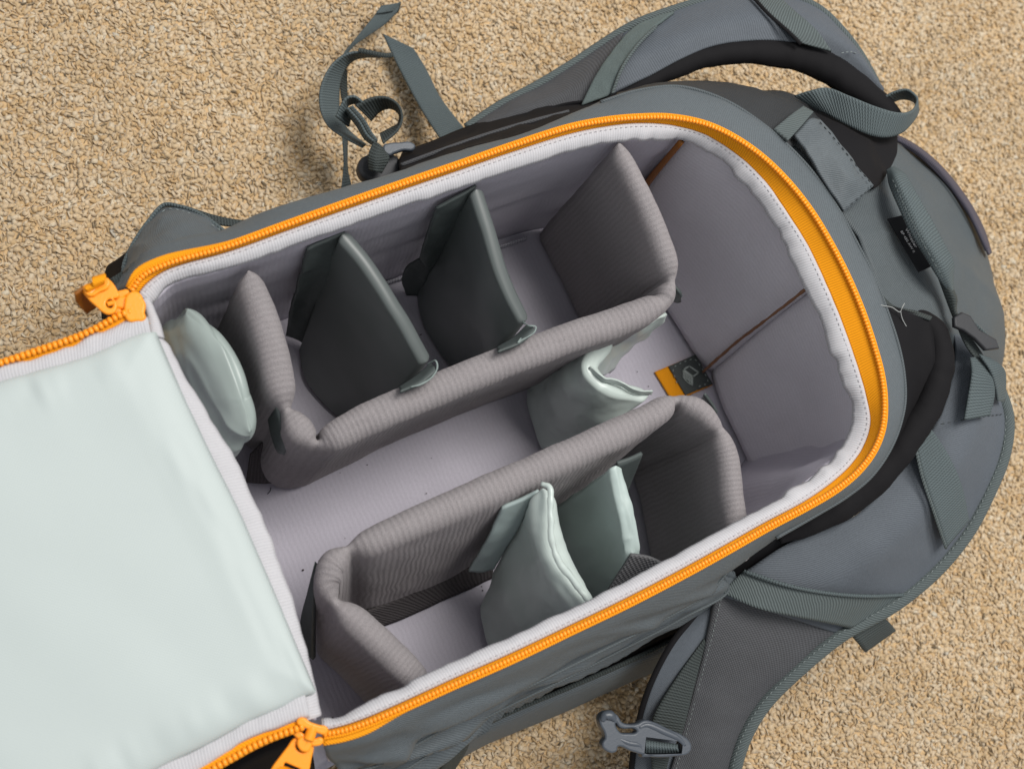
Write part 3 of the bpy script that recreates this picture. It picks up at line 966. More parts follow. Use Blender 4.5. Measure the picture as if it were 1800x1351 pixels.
# far corner
zz = lambda L_, ox=130, oy=460, s=7.506: [(ox + a / s, oy + b / s) for a, b in L_]
s1 = flat('zip_slider', zz([(695, 560), (725, 460), (800, 420), (850, 440), (890, 510), (918, 570), (905, 680), (915, 750), (820, 762), (735, 765), (695, 660)]), .229, orange_m, pack, .0032, .0012)
flat('slider_post', zz([(540, 500), (620, 490), (720, 490), (720, 600), (640, 600), (555, 590)]), .227, orange_m, s1, .0034, .0012, smooth=False)
flat('slider_wing', zz([(540, 500), (565, 430), (640, 403), (705, 400), (690, 430), (630, 470), (590, 540), (585, 610), (610, 690), (580, 700), (548, 640)]), .226, orange_m, s1, .0036, .0010)
flat('slider_wing', zz([(600, 690), (640, 660), (700, 700), (720, 760), (680, 775), (620, 740)]), .2255, orange_m, s1, .003, .0008)
flat('pull', zz([(135, 370), (165, 345), (260, 400), (330, 350), (405, 235), (440, 245), (500, 300), (560, 400), (580, 450), (500, 490), (540, 540), (530, 650), (470, 680), (395, 655), (320, 590), (185, 460)]), .231, orange_m, s1, .0028, .0008,
     holes=[(zz([(405, 580), (420, 510), (470, 480), (520, 500), (545, 560), (520, 620), (460, 632)]), True)])
flat('pull_bar', zz([(140, 360), (150, 330), (260, 300), (400, 225), (450, 250), (440, 330), (330, 385), (240, 440), (190, 430)]), .2335, orange_m, s1, .0026, .0008, holes=[(zz([(215, 415), (310, 350), (420, 300), (425, 325), (330, 375), (240, 432)]), False)])
tube('pull_link', pts(.231, *zz([(440, 560), (500, 545), (560, 550)])), 0.0014, orange_m, s1, n=10, seg=8)
sheet('pull_tape', [pts(0, *[(a, b, .234) for a, b in zz([(245, 195), (320, 175), (405, 148)])]), pts(0, *[(a, b, .240) for a, b in zz([(235, 230), (320, 205), (420, 185)])]), pts(0, *[(a, b, .240) for a, b in zz([(250, 300), (330, 270), (410, 245)])]), pts(0, *[(a, b, .234) for a, b in zz([(270, 380), (340, 340), (410, 300)])])], tape_m, s1, nu=12, nv=16, thick=0.0014)
sheet('pull_tape', [pts(0, *[(a, b, .236) for a, b in zz([(140, 320), (190, 290), (250, 260)])]), pts(0, *[(a, b, .238) for a, b in zz([(150, 360), (210, 340), (270, 330)])]), pts(0, *[(a, b, .233) for a, b in zz([(220, 420), (250, 400), (280, 380)])])], tape_m, s1, nu=12, nv=12, thick=0.0014)
sheet('pull_tape', [pts(0, *[(a, b, .234) for a, b in zz([(135, 330), (80, 380), (15, 430)])]), pts(0, *[(a, b, .224) for a, b in zz([(190, 450), (130, 510), (55, 560)])]), pts(0, *[(a, b, .216) for a, b in zz([(310, 590), (240, 650), (175, 695)])])], amber_m, s1, nu=14, nv=12, thick=0.0014, wr=dict(amp=0.0006, scale=0.008))
yy = lambda L_: [(440 + a / 8.945, 1200 + b / 8.945) for a, b in L_]
s2 = flat('zip_slider', yy([(755, 605), (800, 565), (930, 635), (1060, 680), (1190, 722), (1180, 765), (1060, 750), (940, 700), (830, 655)]), .229, orange_m, pack, .0034, .0010)
flat('slider_wing', yy([(685, 735), (730, 745), (810, 810), (900, 865), (1010, 895), (1110, 880), (1115, 920), (1050, 952), (950, 945), (850, 895), (730, 815)]), .226, orange_m, s2, .0036, .0010)
tube('slider_post', pts(0, *[(a, b, .2285) for a, b in yy([(985, 690), (955, 780), (915, 890)])]), 0.0029, orange_m, s2, n=14, seg=12)
flat('pull_link', yy([(780, 880), (850, 870), (920, 900), (935, 960), (900, 1040), (840, 1045), (790, 1010), (765, 950)]), .227, orange_m, s2, .0036, .0010, holes=[(yy([(840, 985), (890, 900), (905, 905), (860, 995)]), False)])
flat('pull', yy([(690, 890), (770, 860), (880, 880), (965, 940), (972, 1020), (940, 1160), (900, 1380), (850, 1640), (600, 1720), (230, 1640), (350, 1350), (470, 1180), (600, 1010)]), .224, orange_m, s2, .0030, .0008,
     holes=[(yy([(690, 1000), (720, 930), (800, 900), (880, 950), (915, 1030), (860, 1090), (770, 1095)]), True), (yy([(520, 1235), (560, 1215), (810, 1325), (795, 1420), (640, 1420), (480, 1330)]), False)])
sheet('pull_tape', [pts(0, *[(a, b, .223) for a, b in yy([(520, 1290), (790, 1390)])]), pts(0, *[(a, b, .228) for a, b in yy([(440, 1340), (740, 1450)])]), pts(0, *[(a, b, .224) for a, b in yy([(330, 1500), (640, 1640)])])], tape_m, s2, nu=14, nv=14, thick=0.0014, wr=dict(amp=.0006, scale=.006))

# ------------------------------------------------------------------ near side: front pocket lip and folds
pocket = sheet('front_pocket', [pts(0, (1225, 1100, .066), (1120, 1152, .066), (1000, 1205, .066), (900, 1247, .064), (820, 1284, .06), (760, 1320, .055)),
        pts(0, (1215, 1118, .064), (1120, 1166, .064), (1000, 1219, .064), (900, 1262, .062), (825, 1298, .058), (765, 1338, .05)),
        pts(0, (1200, 1150, .045), (1120, 1190, .045), (1000, 1241, .045), (900, 1284, .042), (835, 1312, .04), (770, 1352, .035)),
        pts(0, (1190, 1160, .02), (1110, 1196, .02), (1000, 1247, .02), (895, 1290, .018), (835, 1317, .018), (770, 1358, .015)),
        pts(0, (1180, 1150, .002), (1100, 1188, .002), (990, 1238, .002), (890, 1280, .002), (830, 1307, .002), (770, 1350, .002))],
       shell_m, pack, nu=90, nv=26, thick=0.003, wr=dict(amp=0.0006, scale=0.03, seed=14))
tube('pocket_piping', pts(0, (1222, 1104, .069), (1120, 1155, .069), (1000, 1208, .069), (900, 1250, .067), (822, 1288, .063)), 0.0016, webdark_m, pocket, n=60, seg=6)
sheet('pocket_gusset', [pts(.095, (1240, 1062), (1130, 1110), (1020, 1160), (920, 1208), (830, 1256), (760, 1310)), pts(0, (1228, 1104, .05), (1120, 1158, .05), (1000, 1212, .05), (900, 1254, .05), (820, 1290, .048), (760, 1330, .04))], black_m, pack, nu=50, nv=8, thick=0.002)
sheet('compression_strap', [pts(0, (806, 1272, .09), (792, 1318, .07), (770, 1360, .04)), pts(0, (833, 1262, .09), (824, 1310, .07), (800, 1352, .04))], webdark_m, pack, nu=20, nv=6, thick=0.0014)
# pleats that hang over the pocket
for a in ([(1230, 1050, .17), (1130, 1105, .15), (1010, 1165, .135), (900, 1215, .125)], [(1150, 1075, .178), (1030, 1135, .165), (930, 1190, .15), (850, 1235, .14)],
          [(760, 1235, .19), (735, 1275, .17), (700, 1335, .14)], [(655, 1280, .2), (700, 1300, .185), (760, 1275, .17)]):
    c = pts(0, *a)
    tube('pleat', c + [0, 0.002, -0.002], [0.0012, 0.0042, 0.0046, 0.0040, 0.0012], shell_m, shell, n=50, seg=10, flat=0.6, wr=dict(amp=0.0008, scale=0.02, seed=3))
tube('stitch_cord', pts(0, (590, 1318, .195), (612, 1335, .18), (632, 1356, .16)), 0.0007, stitch_m, shell, n=20, seg=6)

# ------------------------------------------------------------------ hip belt wing behind the far corner
wing = sheet('hip_wing', [pts(0, (398, 409, .165), (371, 388, .165), (342, 369, .16), (313, 360, .155), (287, 358, .15)),
                  pts(0, (380, 420, .185), (345, 405, .18), (310, 395, .175), (280, 392, .17), (256, 392, .15)),
                  pts(0, (350, 432, .195), (315, 430, .19), (285, 428, .185), (255, 430, .175), (232, 428, .15)),
                  pts(0, (300, 455, .2), (280, 458, .196), (255, 462, .192), (235, 468, .185), (215, 482, .15))], shell_m, pack, nu=44, nv=34, thick=0.003,
             wr=dict(amp=0.0022, scale=0.022, seed=19, ridged=.5))
tube('edge_piping', pts(0, (398, 409, .167), (371, 389, .167), (342, 371, .162), (313, 362, .157), (288, 360, .153), (258, 393, .153), (234, 429, .153), (218, 465, .153), (217, 484, .152)), 0.0013, web_m, wing, n=80, seg=6)
stitches('stitching', pts(0, (388, 405, .172), (366, 392, .17), (340, 378, .166), (313, 369, .16), (292, 368, .157), (266, 396, .157), (243, 432, .157), (228, 464, .157)), stitch_m, wing)
sheet('hip_strap', [pts(.10, (340, 366), (378, 378), (412, 385), (450, 388)), pts(.10, (350, 384), (380, 394), (414, 398), (450, 400))], webdark_m, pack, nu=24, nv=6, thick=0.0016)
sheet('hip_belt', [pts(0, (225, 440, .13), (205, 455, .12), (185, 474, .10), (178, 520, .08), (180, 560, .06)), pts(0, (240, 470, .14), (225, 490, .13), (215, 505, .12), (210, 540, .1), (215, 580, .08))], black_m, pack, nu=24, nv=10, thick=0.006, wr=dict(amp=0.001, scale=0.02))
sheet('hip_strap', [pts(0, (215, 476, .16), (198, 487, .165), (188, 492, .16)), pts(0, (218, 506, .165), (208, 508, .168), (200, 505, .16))], webdark_m, pack, nu=14, nv=8, thick=0.0016)
# a dark skirt under the lid at the near corner
sheet('hip_belt', [pts(0, (545, 1290, .17), (500, 1310, .17), (430, 1345, .16), (340, 1390, .15)), pts(0, (560, 1400, .1), (520, 1420, .1), (440, 1450, .09), (330, 1470, .08))], black_m, pack, nu=30, nv=14, thick=0.006, wr=dict(amp=0.002, scale=0.03, seed=4))

# ------------------------------------------------------------------ head of the pack beyond the opening
head = sheet('top_pocket', [
    pts(0, (1330, 195, .175), (1380, 250, .2), (1440, 316, .202), (1492, 395, .202), (1536, 490, .202), (1566, 575, .198), (1585, 690, .18), (1570, 790, .16)),
    pts(0, (1400, 180, .165), (1470, 235, .185), (1525, 310, .19), (1572, 400, .194), (1604, 490, .194), (1630, 580, .19), (1655, 690, .16), (1640, 800, .13)),
    pts(0, (1460, 190, .15), (1540, 240, .168), (1600, 300, .172), (1655, 388, .176), (1695, 485, .172), (1712, 585, .165), (1712, 690, .14), (1690, 800, .11)),
    pts(0, (1480, 200, .12), (1578, 249, .13), (1643, 296, .13), (1702, 374, .13), (1741, 472, .128), (1757, 590, .12), (1737, 690, .1), (1700, 800, .08)),
    pts(0, (1450, 220, .06), (1540, 270, .06), (1600, 320, .06), (1650, 395, .06), (1690, 490, .06), (1700, 600, .06), (1680, 690, .05), (1650, 800, .05)),
    pts(0, (1400, 260, .003), (1470, 300, .003), (1530, 350, .003), (1570, 420, .003), (1600, 510, .003), (1610, 610, .003), (1600, 690, .003), (1570, 790, .003))],
    shell2_m, pack, nu=110, nv=70, thick=0.002, wr=dict(amp=0.0048, scale=0.055, seed=41, ridged=0.55))
pz = sheet('pocket_zip', [pts(0, (1547, 226, .151), (1585, 240, .145), (1619, 260, .145), (1652, 288, .145), (1685, 326, .145), (1712, 366, .145), (1732, 406, .143), (1744, 444, .140)),
                     pts(0, (1543, 235, 0.1620), (1580, 250, 0.1560), (1613, 270, 0.1560), (1644, 298, 0.1560), (1676, 334, 0.1550), (1702, 373, 0.1540), (1724, 412, 0.1510), (1740, 448, 0.1445))], purple_m, pack, nu=80, nv=8, thick=0.0016)
Pq = resample(pts(0, (1552, 234, .165), (1597, 256, .160), (1647, 296, .160), (1697, 362, .159), (1735, 439, .149)), 200)
beads('teeth', Pq, tooth_out(Pq), None, (0.0006, 0.0020, 0.0016), purple_m, pz, 0.0015)

# black label with white print
lo = at(1558, 386, .199)
lab_c = [at(1558, 387, .1985), at(1590, 379, .1985), at(1632, 470, .1985), at(1612, 479, .1985)]
lf = frame_at(lab_c[0], lab_c[3], lab_c[1])
if lf.col[2][2] < 0:
    lf = frame_at(lab_c[0], lab_c[3], 2 * lab_c[0] - lab_c[1])
lo_ = local_outline(lf, lab_c)
label = plate('brand_label', [(lo_, False)], labelblack_m, pack, lf @ Matrix.Translation((0, 0, 0.002)), 0.0012, 0.0003)
tx = frame_at(at(1588, 404, .201), at(1608, 441, .201), at(1600, 398, .201))
lettering('lettering', 'Whistler', 0.0029, print_m, label, tx @ Matrix.Translation((0, 0.0006, 0.0012)) @ Matrix.Diagonal((1.45, 1, 1, 1)))
tx2 = frame_at(at(1583, 406, .201), at(1612, 454, .201), at(1595, 400, .201))
lettering('lettering', 'BP 450 AW II', 0.0025, print_m, label, tx2 @ Matrix.Translation((0, -0.0012, 0.0012)) @ Matrix.Diagonal((1.25, 1, 1, 1)))

# grab handle
h3 = lambda L_, z=None: [(1540 + a / 3.217, 280 + b / 3.217) + ((z,) if z else ()) for a, b in L_]
handle = sheet('grab_handle', [
    pts(0, (1558, 298, .195), (1563, 327, .206), (1580, 367, .214), (1602, 414, .216), (1627, 454, .214), (1646, 485, .21), (1663, 508, .204), (1676, 520, .2)),
    pts(0, (1566, 294, .197), (1574, 312, .212), (1595, 352, .220), (1616, 398, .222), (1641, 444, .22), (1660, 478, .214), (1671, 505, .206), (1678, 522, .2)),
    pts(0, (1572, 292, .193), (1592, 306, .208), (1609, 335, .215), (1634, 378, .217), (1661, 429, .215), (1677, 461, .211), (1676, 497, .203), (1680, 524, .199))],
    web_m, pack, nu=80, nv=14, thick=0.0024)
for off in (0.35, 0.65):
    a = pts(0, (1570, 320, .215), (1588, 360, .223), (1610, 405, .2245), (1634, 450, .223), (1655, 485, .217))
    stitches('stitching', a + np.array([0.0, (off - .5) * -0.012, 0]), webdiag_m, handle, 0.003, 0.002)
sheet('handle_tail', [pts(0, (1648, 487, .203), (1660, 520, .2), (1672, 552, .196), (1684, 580, .192)), pts(0, (1664, 500, .206), (1676, 522, .205), (1679, 545, .2), (1692, 572, .195)), pts(0, (1676, 506, .202), (1683, 525, .2), (1682, 545, .197), (1694, 570, .192))],
      webdark_m, handle, nu=24, nv=8, thick=0.0018)

# ladder-lock buckle at the top of the lower strap
bz = .2
bc = [at(*p, bz) for p in h3([(432, 905), (470, 880), (512, 898), (560, 975), (655, 1030), (668, 1068), (605, 1075), (545, 1012), (480, 965), (434, 945)])]
bf = frame_at(bc[0], bc[5], bc[2])
if bf.col[2][2] < 0:
    bf = frame_at(bc[0], bc[5], 2 * bc[0] - bc[2])
plate('ladder_lock', [(local_outline(bf, bc), False)], dplastic_m, pack, bf @ Matrix.Translation((0, 0, .002)), 0.004, 0.0012)
sheet('buckle_webbing', [pts(.203, *h3([(530, 895), (590, 950), (655, 1015)])), pts(.2, *h3([(515, 930), (580, 985), (640, 1040)]))], web_m, pack, nu=16, nv=5, thick=0.0014)
sheet('load_strap', [pts(0, *[(a, b, .196) for a, b in h3([(470, 960), (500, 1030), (545, 1100), (600, 1160)])]), pts(0, *[(a, b, .196) for a, b in h3([(500, 960), (570, 1050), (610, 1110), (640, 1160)])])], webdark_m, pack, nu=24, nv=5, thick=0.0014)
ls = sheet('load_strap', [pts(0, (1706, 628, .196), (1709, 653, .196), (1703, 697, .193), (1696, 738, .190)), pts(0, (1724, 626, .196), (1745, 665, .195), (1749, 692, .191), (1741, 730, .187))], web_m, pack, nu=30, nv=8, thick=0.0014)
sheet('strap_tail', [pts(0, (1722, 622, .200), (1742, 652, .198), (1752, 686, .190), (1755, 705, .184)), pts(0, (1740, 628, .198), (1764, 646, .194), (1769, 668, .184), (1766, 706, .174))], web_m, ls, nu=24, nv=8, thick=0.0014)

# ------------------------------------------------------------------ lower shoulder strap
low_in = [(1676, 585, .180), (1680, 612, .180), (1674, 662, .178), (1644, 746, .172), (1592, 815, .165), (1545, 866, .16), (1500, 908, .155), (1440, 930, .15), (1380, 958, .145), (1318, 1002, .14), (1262, 1046, .13)]
low_mid = [(1718, 615, .180), (1722, 650, .180), (1718, 710, .178), (1690, 790, .173), (1640, 868, .166), (1590, 925, .16), (1540, 970, .154), (1490, 1004, .148), (1440, 1034, .142), (1400, 1056, .136), (1365, 1080, .13)]
low_out = [(1735, 640, .165), (1752, 675, .165), (1770, 735, .16), (1763, 800, .155), (1734, 872, .148), (1702, 932, .142), (1655, 992, .136), (1605, 1038, .13), (1560, 1070, .126), (1520, 1092, .122), (1478, 1116, .118)]
strap = sheet('shoulder_strap', [pts(0, *low_in), (pts(0, *low_in) + pts(0, *low_mid)) / 2 + [0, 0, .004], pts(0, *low_mid) + [0, 0, .003], (pts(0, *low_out) + pts(0, *low_mid)) / 2 + [0, 0, .003], pts(0, *low_out)], strapface_m, pack, nu=110, nv=40, thick=0.012, wr=dict(amp=0.0008, scale=0.05, seed=51))
m_in = [(1272, 1028, .132), (1262, 1048, .13), (1246, 1110, .12), (1228, 1180, .105), (1206, 1262, .09), (1190, 1320, .08), (1172, 1380, .07), (1150, 1450, .06)]
m_out = [(1530, 1082, .121), (1480, 1114, .118), (1402, 1178, .108), (1345, 1235, .098), (1314, 1284, .09), (1295, 1335, .082), (1286, 1390, .072), (1280, 1460, .06)]
mi, mo = pts(0, *m_in), pts(0, *m_out)
sheet('mesh_panel', [mi, mi * .67 + mo * .33 + [0, 0, .003], mi * .33 + mo * .67 + [0, 0, .003], mo], mesh_m, strap, nu=80, nv=30, thick=0.008, wr=dict(amp=0.0009, scale=0.03, seed=52))
stitches('stitching', mi + [0.003, 0, 0.0015], stitch_m, strap, 0.0022, 0.0016, 0.0003)
tube('edge_binding', np.concatenate([pts(0, *low_out[1:]), pts(0, *m_out[2:])]) + [0, 0, .001], 0.0050, webdiag_m, strap, n=200, seg=12, flat=0.75)
stitches('stitching', np.concatenate([pts(0, *low_out[2:]), pts(0, *m_out[2:])]) + np.array([-0.0026, 0.0026, .0036]), stitch_m, strap, 0.0026, 0.002, 0.0003)
# webbing bands across the strap
sheet('webbing_band', [pts(0, (1608, 770, .178), (1622, 835, .1755), (1642, 895, .169), (1664, 962, .155)), pts(0, (1636, 752, .181), (1662, 790, .180), (1690, 850, .171), (1704, 915, .156))], web_m, strap, nu=40, nv=10, thick=0.0022)
tube('band_cord', pts(0, (1607, 774, .1795), (1621, 837, .177), (1641, 897, .1705), (1663, 963, .1565)), 0.0011, webdiag_m, strap, n=30, seg=6)
sheet('webbing_band', [pts(0, (1268, 1040, .137), (1330, 1068, .143), (1400, 1084, .141), (1450, 1094, .135), (1496, 1104, .125)), pts(0, (1308, 1003, .143), (1380, 1028, .15), (1450, 1042, .149), (1520, 1048, .143), (1588, 1046, .130))], webdiag_m, strap, nu=60, nv=12, thick=0.0022)
tube('band_cord', pts(0, (1308, 1003, .146), (1380, 1027, .153), (1450, 1041, .151), (1520, 1047, .146), (1588, 1045, .132)), 0.0012, web_m, strap, n=40, seg=6)
sheet('loop_tag', [pts(0, (1500, 1118, .115), (1512, 1132, .112), (1522, 1146, .106)), pts(0, (1556, 1086, .115), (1566, 1096, .112), (1575, 1108, .106))], webdark_m, strap, nu=14, nv=10, thick=0.003)
stitches('stitching', pts(0, (1640, 748, .186), (1690, 738, .184), (1730, 732, .178), (1766, 727, .166)), cloth('dark_thread', srgb(52, 56, 58), .8, .2), strap, 0.004, 0.002, 0.0004)
# black padded roll and mesh on the back of the strap
roll = tube('padded_edge', pts(0, (1590, 556, .19), (1622, 560, .192), (1648, 590, .192), (1654, 640, .19), (1640, 695, .186), (1606, 758, .18), (1558, 820, .173), (1500, 872, .166), (1440, 910, .16), (1370, 950, .152)),
            [0.004, 0.0085, 0.0098, 0.0100, 0.0100, 0.0102, 0.0112, 0.0115, 0.0082, 0.003], black_m, strap, n=120, seg=16, flat=0.8, wr=dict(amp=0.0007, scale=0.012, seed=6))
sheet('harness_mesh', [pts(0, (1556, 534, .209), (1578, 600, .206), (1592, 680, .2), (1578, 765, .192), (1524, 842, .18), (1434, 903, .17)), pts(0, (1600, 548, .203), (1618, 610, .198), (1615, 680, .190), (1590, 760, .18), (1545, 830, .172), (1450, 900, .164)), pts(0, (1640, 560, .198), (1645, 620, .197), (1636, 690, .186), (1604, 765, .176), (1558, 838, .168), (1460, 906, .16))], black_m, pack, nu=50, nv=12, thick=0.002, wr=dict(amp=0.0012, scale=0.03))
sheet('harness_hem', [pts(0, (1546, 512, .206), (1570, 536, .204), (1610, 546, .2), (1640, 556, .197)), pts(0, (1552, 528, .208), (1572, 545, .206), (1608, 552, .203), (1636, 562, .2))], webdark_m, pack, nu=24, nv=5, thick=0.0014)
tube('loose_thread', pts(0, (1536, 532, .214), (1552, 537, .215), (1568, 540, .212), (1582, 548, .21), (1586, 540, .212), (1590, 533, .211)), 0.00032, cloth('pale_loose_thread', srgb(150, 152, 150), .8, .2), pack, n=40, seg=6)
tube('loose_thread', pts(0, (1583, 547, .21), (1586, 560, .206), (1594, 575, .202)), 0.0003, MATS['pale_loose_thread'], pack, n=16, seg=6)

# under-strap: second pad and lower webbing with a side-release buckle
pad2 = sheet('strap_backing', [pts(0, (1240, 1062, .115), (1188, 1126, .11), (1150, 1196, .098), (1128, 1262, .084), (1116, 1330, .07), (1108, 1420, .055)), pts(0, (1252, 1060, .12), (1222, 1120, .115), (1186, 1190, .102), (1155, 1262, .088), (1142, 1330, .074), (1140, 1420, .06)), pts(0, (1258, 1058, .122), (1245, 1110, .115), (1222, 1190, .1), (1196, 1275, .086), (1182, 1340, .072), (1170, 1420, .058))], strapface_m, pack, nu=60, nv=16, thick=0.004)
tube('edge_binding', pts(0, (1238, 1064, .114), (1184, 1126, .109), (1146, 1196, .097), (1124, 1262, .083), (1112, 1330, .069), (1104, 1420, .054)), 0.0022, black_m, pad2, n=50, seg=8)
sheet('adjuster_webbing', [pts(0, (1238, 1122, .116), (1190, 1190, .106), (1150, 1258, .096), (1144, 1290, .09)), pts(0, (1240, 1130, .116), (1222, 1200, .107), (1205, 1268, .098), (1196, 1300, .092))], webdark_m, pad2, nu=34, nv=8, thick=0.0016)
sheet('adjuster_webbing', [pts(0, (1143, 1310, .086), (1146, 1345, .078), (1150, 1420, .066)), pts(0, (1180, 1318, .087), (1172, 1350, .079), (1160, 1420, .068))], webdark_m, pad2, nu=20, nv=6, thick=0.0016)
kk = lambda L_: [(1030 + a / 6.0, 1150 + b / 6.0) for a, b in L_]
kz = .104
ko = [at(*p, kz) for p in kk([(150, 650), (205, 612), (300, 650), (345, 720), (440, 750), (530, 740), (590, 708), (650, 712), (850, 800), (1000, 870), (1062, 930), (1070, 985), (1035, 1025), (950, 1040), (640, 1045), (555, 1018), (450, 985), (335, 940), (300, 955), (285, 1000), (190, 978), (170, 945), (200, 880), (188, 800), (150, 725)])]
kf = frame_at(ko[0], ko[11], ko[5])
if kf.col[2][2] < 0:
    kf = frame_at(ko[0], ko[11], 2 * ko[0] - ko[5])
slot = [at(*p, kz) for p in kk([(610, 860), (1000, 910), (985, 1035), (590, 1050)])]
gap = [at(*p, kz) for p in kk([(290, 690), (350, 745), (520, 770), (530, 815), (420, 845), (320, 820)])]
buckle = plate('side_release_buckle', [(local_outline(kf, ko), True), (local_outline(kf, slot), False), (local_outline(kf, gap), True)], gplastic_m, pad2, kf, 0.0085, 0.0014)
tube('end_roll', pts(kz + .0035, *kk([(168, 700), (195, 648), (250, 640), (305, 690)])), [.0016, .0034, .0036, .0018], gplastic_m, pad2, n=24, seg=10)
tube('arm_ridge', pts(kz + .0036, *kk([(560, 770), (640, 740), (830, 815), (985, 890), (1045, 960)])), [.0012, .0022, .0024, .0022, .0012], gplastic_m, pad2, n=30, seg=10, flat=.7)
tube('arm_ridge', pts(kz + .0034, *kk([(330, 880), (450, 930), (570, 960), (590, 1020)])), [.0010, .0020, .0020, .0010], gplastic_m, pad2, n=24, seg=8, flat=.7)
sheet('slot_webbing', [pts(kz + .001, *kk([(630, 895), (800, 920), (970, 940)])), pts(kz + .0045, *kk([(630, 950), (800, 970), (970, 985)])), pts(kz - .003, *kk([(615, 1045), (800, 1045), (990, 1040)]))], web_m, buckle if False else pad2, nu=20, nv=8, thick=0.0016)

# ------------------------------------------------------------------ upper shoulder strap
u_out = [(1095, 54, .115), (1130, 36, .12), (1180, 18, .125), (1240, 0, .13), (1320, -14, .135), (1390, -6, .14), (1440, 16, .145), (1480, 54, .15), (1512, 96, .152), (1540, 146, .155)]
u_in = [(1040, 182, .13), (1082, 160, .135), (1140, 134, .138), (1195, 105, .142), (1250, 82, .146), (1310, 72, .15), (1385, 74, .154), (1450, 92, .157), (1500, 128, .16), (1545, 178, .162)]
uo, ui = pts(0, *u_out), pts(0, *u_in)
us = sheet('shoulder_strap', [uo, uo * .7 + ui * .3 + [0, 0, .006], uo * .35 + ui * .65 + [0, 0, .008], ui], strapface_m, pack, nu=90, nv=34, thick=0.012, wr=dict(amp=0.0010, scale=0.05, seed=61))
d_out = [(770, 262, .085), (820, 224, .09), (880, 184, .095), (940, 152, .1), (1000, 116, .105), (1060, 76, .11), (1098, 52, .115)]
d_in = [(800, 262, .09), (850, 234, .098), (900, 214, .106), (950, 198, .114), (990, 186, .12), (1015, 182, .125), (1042, 181, .13)]
do_, di = pts(0, *d_out), pts(0, *d_in)
sheet('mesh_panel', [do_, do_ * .6 + di * .4 + [0, 0, .004], do_ * .25 + di * .75 + [0, 0, .005], di], mesh_m, us, nu=60, nv=24, thick=0.008, wr=dict(amp=0.0007, scale=0.03, seed=62))
tube('edge_binding', np.concatenate([do_[1:], uo[1:]]), 0.0034, webdiag_m, us, n=160, seg=10, flat=0.8)
tube('seam_piping', di + [0, 0, .002], 0.0013, black_m, us, n=60, seg=6)
sheet('loop_tape', [pts(0, (1022, 184, .1335), (1050, 128, .133), (1088, 74, .1275), (1120, 44, .124), (1160, 26, .127)), pts(0, (1074, 166, .1405), (1090, 122, .143), (1120, 78, .139), (1150, 46, .134), (1185, 20, .13))], loop_m, us, nu=50, nv=14, thick=0.002, wr=dict(amp=0.0004, scale=0.008))
tube('seam_piping', pts(0, (1076, 165, .143), (1093, 121, .1455), (1123, 77, .142), (1153, 47, .137)), 0.0012, webdiag_m, us, n=40, seg=6)
sheet('webbing_band', [pts(0, (1318, -16, .142), (1352, 22, .157), (1390, 56, .163), (1410, 76, .163)), pts(0, (1360, -14, .144), (1396, 18, .157), (1436, 54, .166), (1462, 90, .166))], webdiag_m, us, nu=40, nv=12, thick=0.002)
tube('band_cord', pts(0, (1316, -14, .144), (1350, 24, .158), (1388, 58, .164), (1408, 78, .164)), 0.0013, black_m, us, n=30, seg=6)
stitches('stitching', pts(0, (1478, 94, .168), (1498, 92, .166), (1516, 104, .158)), stitch_m, us, .003, .0015, .0004)
roll2 = tube('padded_edge', pts(0, (1030, 188, .126), (1100, 162, .13), (1165, 130, .134), (1225, 103, .138), (1290, 92, .142), (1350, 92, .146), (1410, 102, .15), (1462, 124, .155), (1508, 156, .16), (1550, 186, .165), (1582, 220, .165)),
             [0.003, 0.0036, 0.0058, 0.0082, 0.0092, 0.0096, 0.0108, 0.0118, 0.0118, 0.0098, 0.007], black_m, us, n=140, seg=16, flat=0.8, wr=dict(amp=0.0008, scale=0.014, seed=7))
# black back of the strap where it runs down beside the pack
sheet('strap_back', [pts(0, (706, 268, .085), (780, 238, .09), (850, 212, .096), (930, 190, .105), (1020, 170, .115), (1110, 150, .125)), pts(0, (700, 284, .10), (770, 262, .11), (850, 236, .12), (930, 212, .128), (1020, 186, .132), (1110, 160, .136)), pts(0, (705, 300, .13), (780, 276, .15), (850, 254, .16), (930, 232, .165), (1020, 204, .165), (1115, 176, .165))], black_m, us, nu=70, nv=14, thick=0.004, wr=dict(amp=0.0014, scale=0.02, seed=63))
tube('seam_piping', pts(0, (705, 290, .112), (775, 264, .12), (850, 238, .127), (930, 214, .134), (1000, 196, .137)), 0.0014, mesh_m, us, n=50, seg=6)
# black fabric and lifter loop at the head
sheet('harness_mesh', [pts(0, (1340, 205, .165), (1400, 170, .16), (1470, 170, .158), (1540, 176, .16), (1580, 200, .162)), pts(0, (1385, 235, .19), (1440, 215, .186), (1500, 215, .18), (1550, 225, .176), (1580, 240, .172)), pts(0, (1440, 262, .2), (1480, 262, .2), (1520, 270, .194), (1550, 280, .186), (1572, 280, .18)), pts(0, (1500, 300, .203), (1515, 315, .203), (1535, 330, .2), (1550, 320, .194), (1560, 305, .186))], black_m, pack, nu=40, nv=26, thick=0.003, wr=dict(amp=0.0016, scale=0.03, seed=64))
lf_e1 = [(1396, 170, .176), (1425, 160, .186), (1451, 154, .19), (1491, 168, .196), (1536, 186, .2), (1577, 198, .2), (1599, 198, .198), (1611, 188, .192), (1613, 170, .186), (1595, 156, .182), (1572, 160, .176), (1552, 170, .17)]
lf_e2 = [(1432, 192, .176), (1450, 200, .18), (1471, 211, .184), (1501, 226, .188), (1530, 238, .190), (1556, 242, .190), (1582, 236, .188), (1603, 218, .184), (1616, 192, .176), (1606, 176, .168), (1586, 172, .164), (1562, 180, .16)]
sheet('lifter_loop', [pts(0, *lf_e1), pts(0, *lf_e2)], web_m, pack, nu=90, nv=10, thick=0.0016)
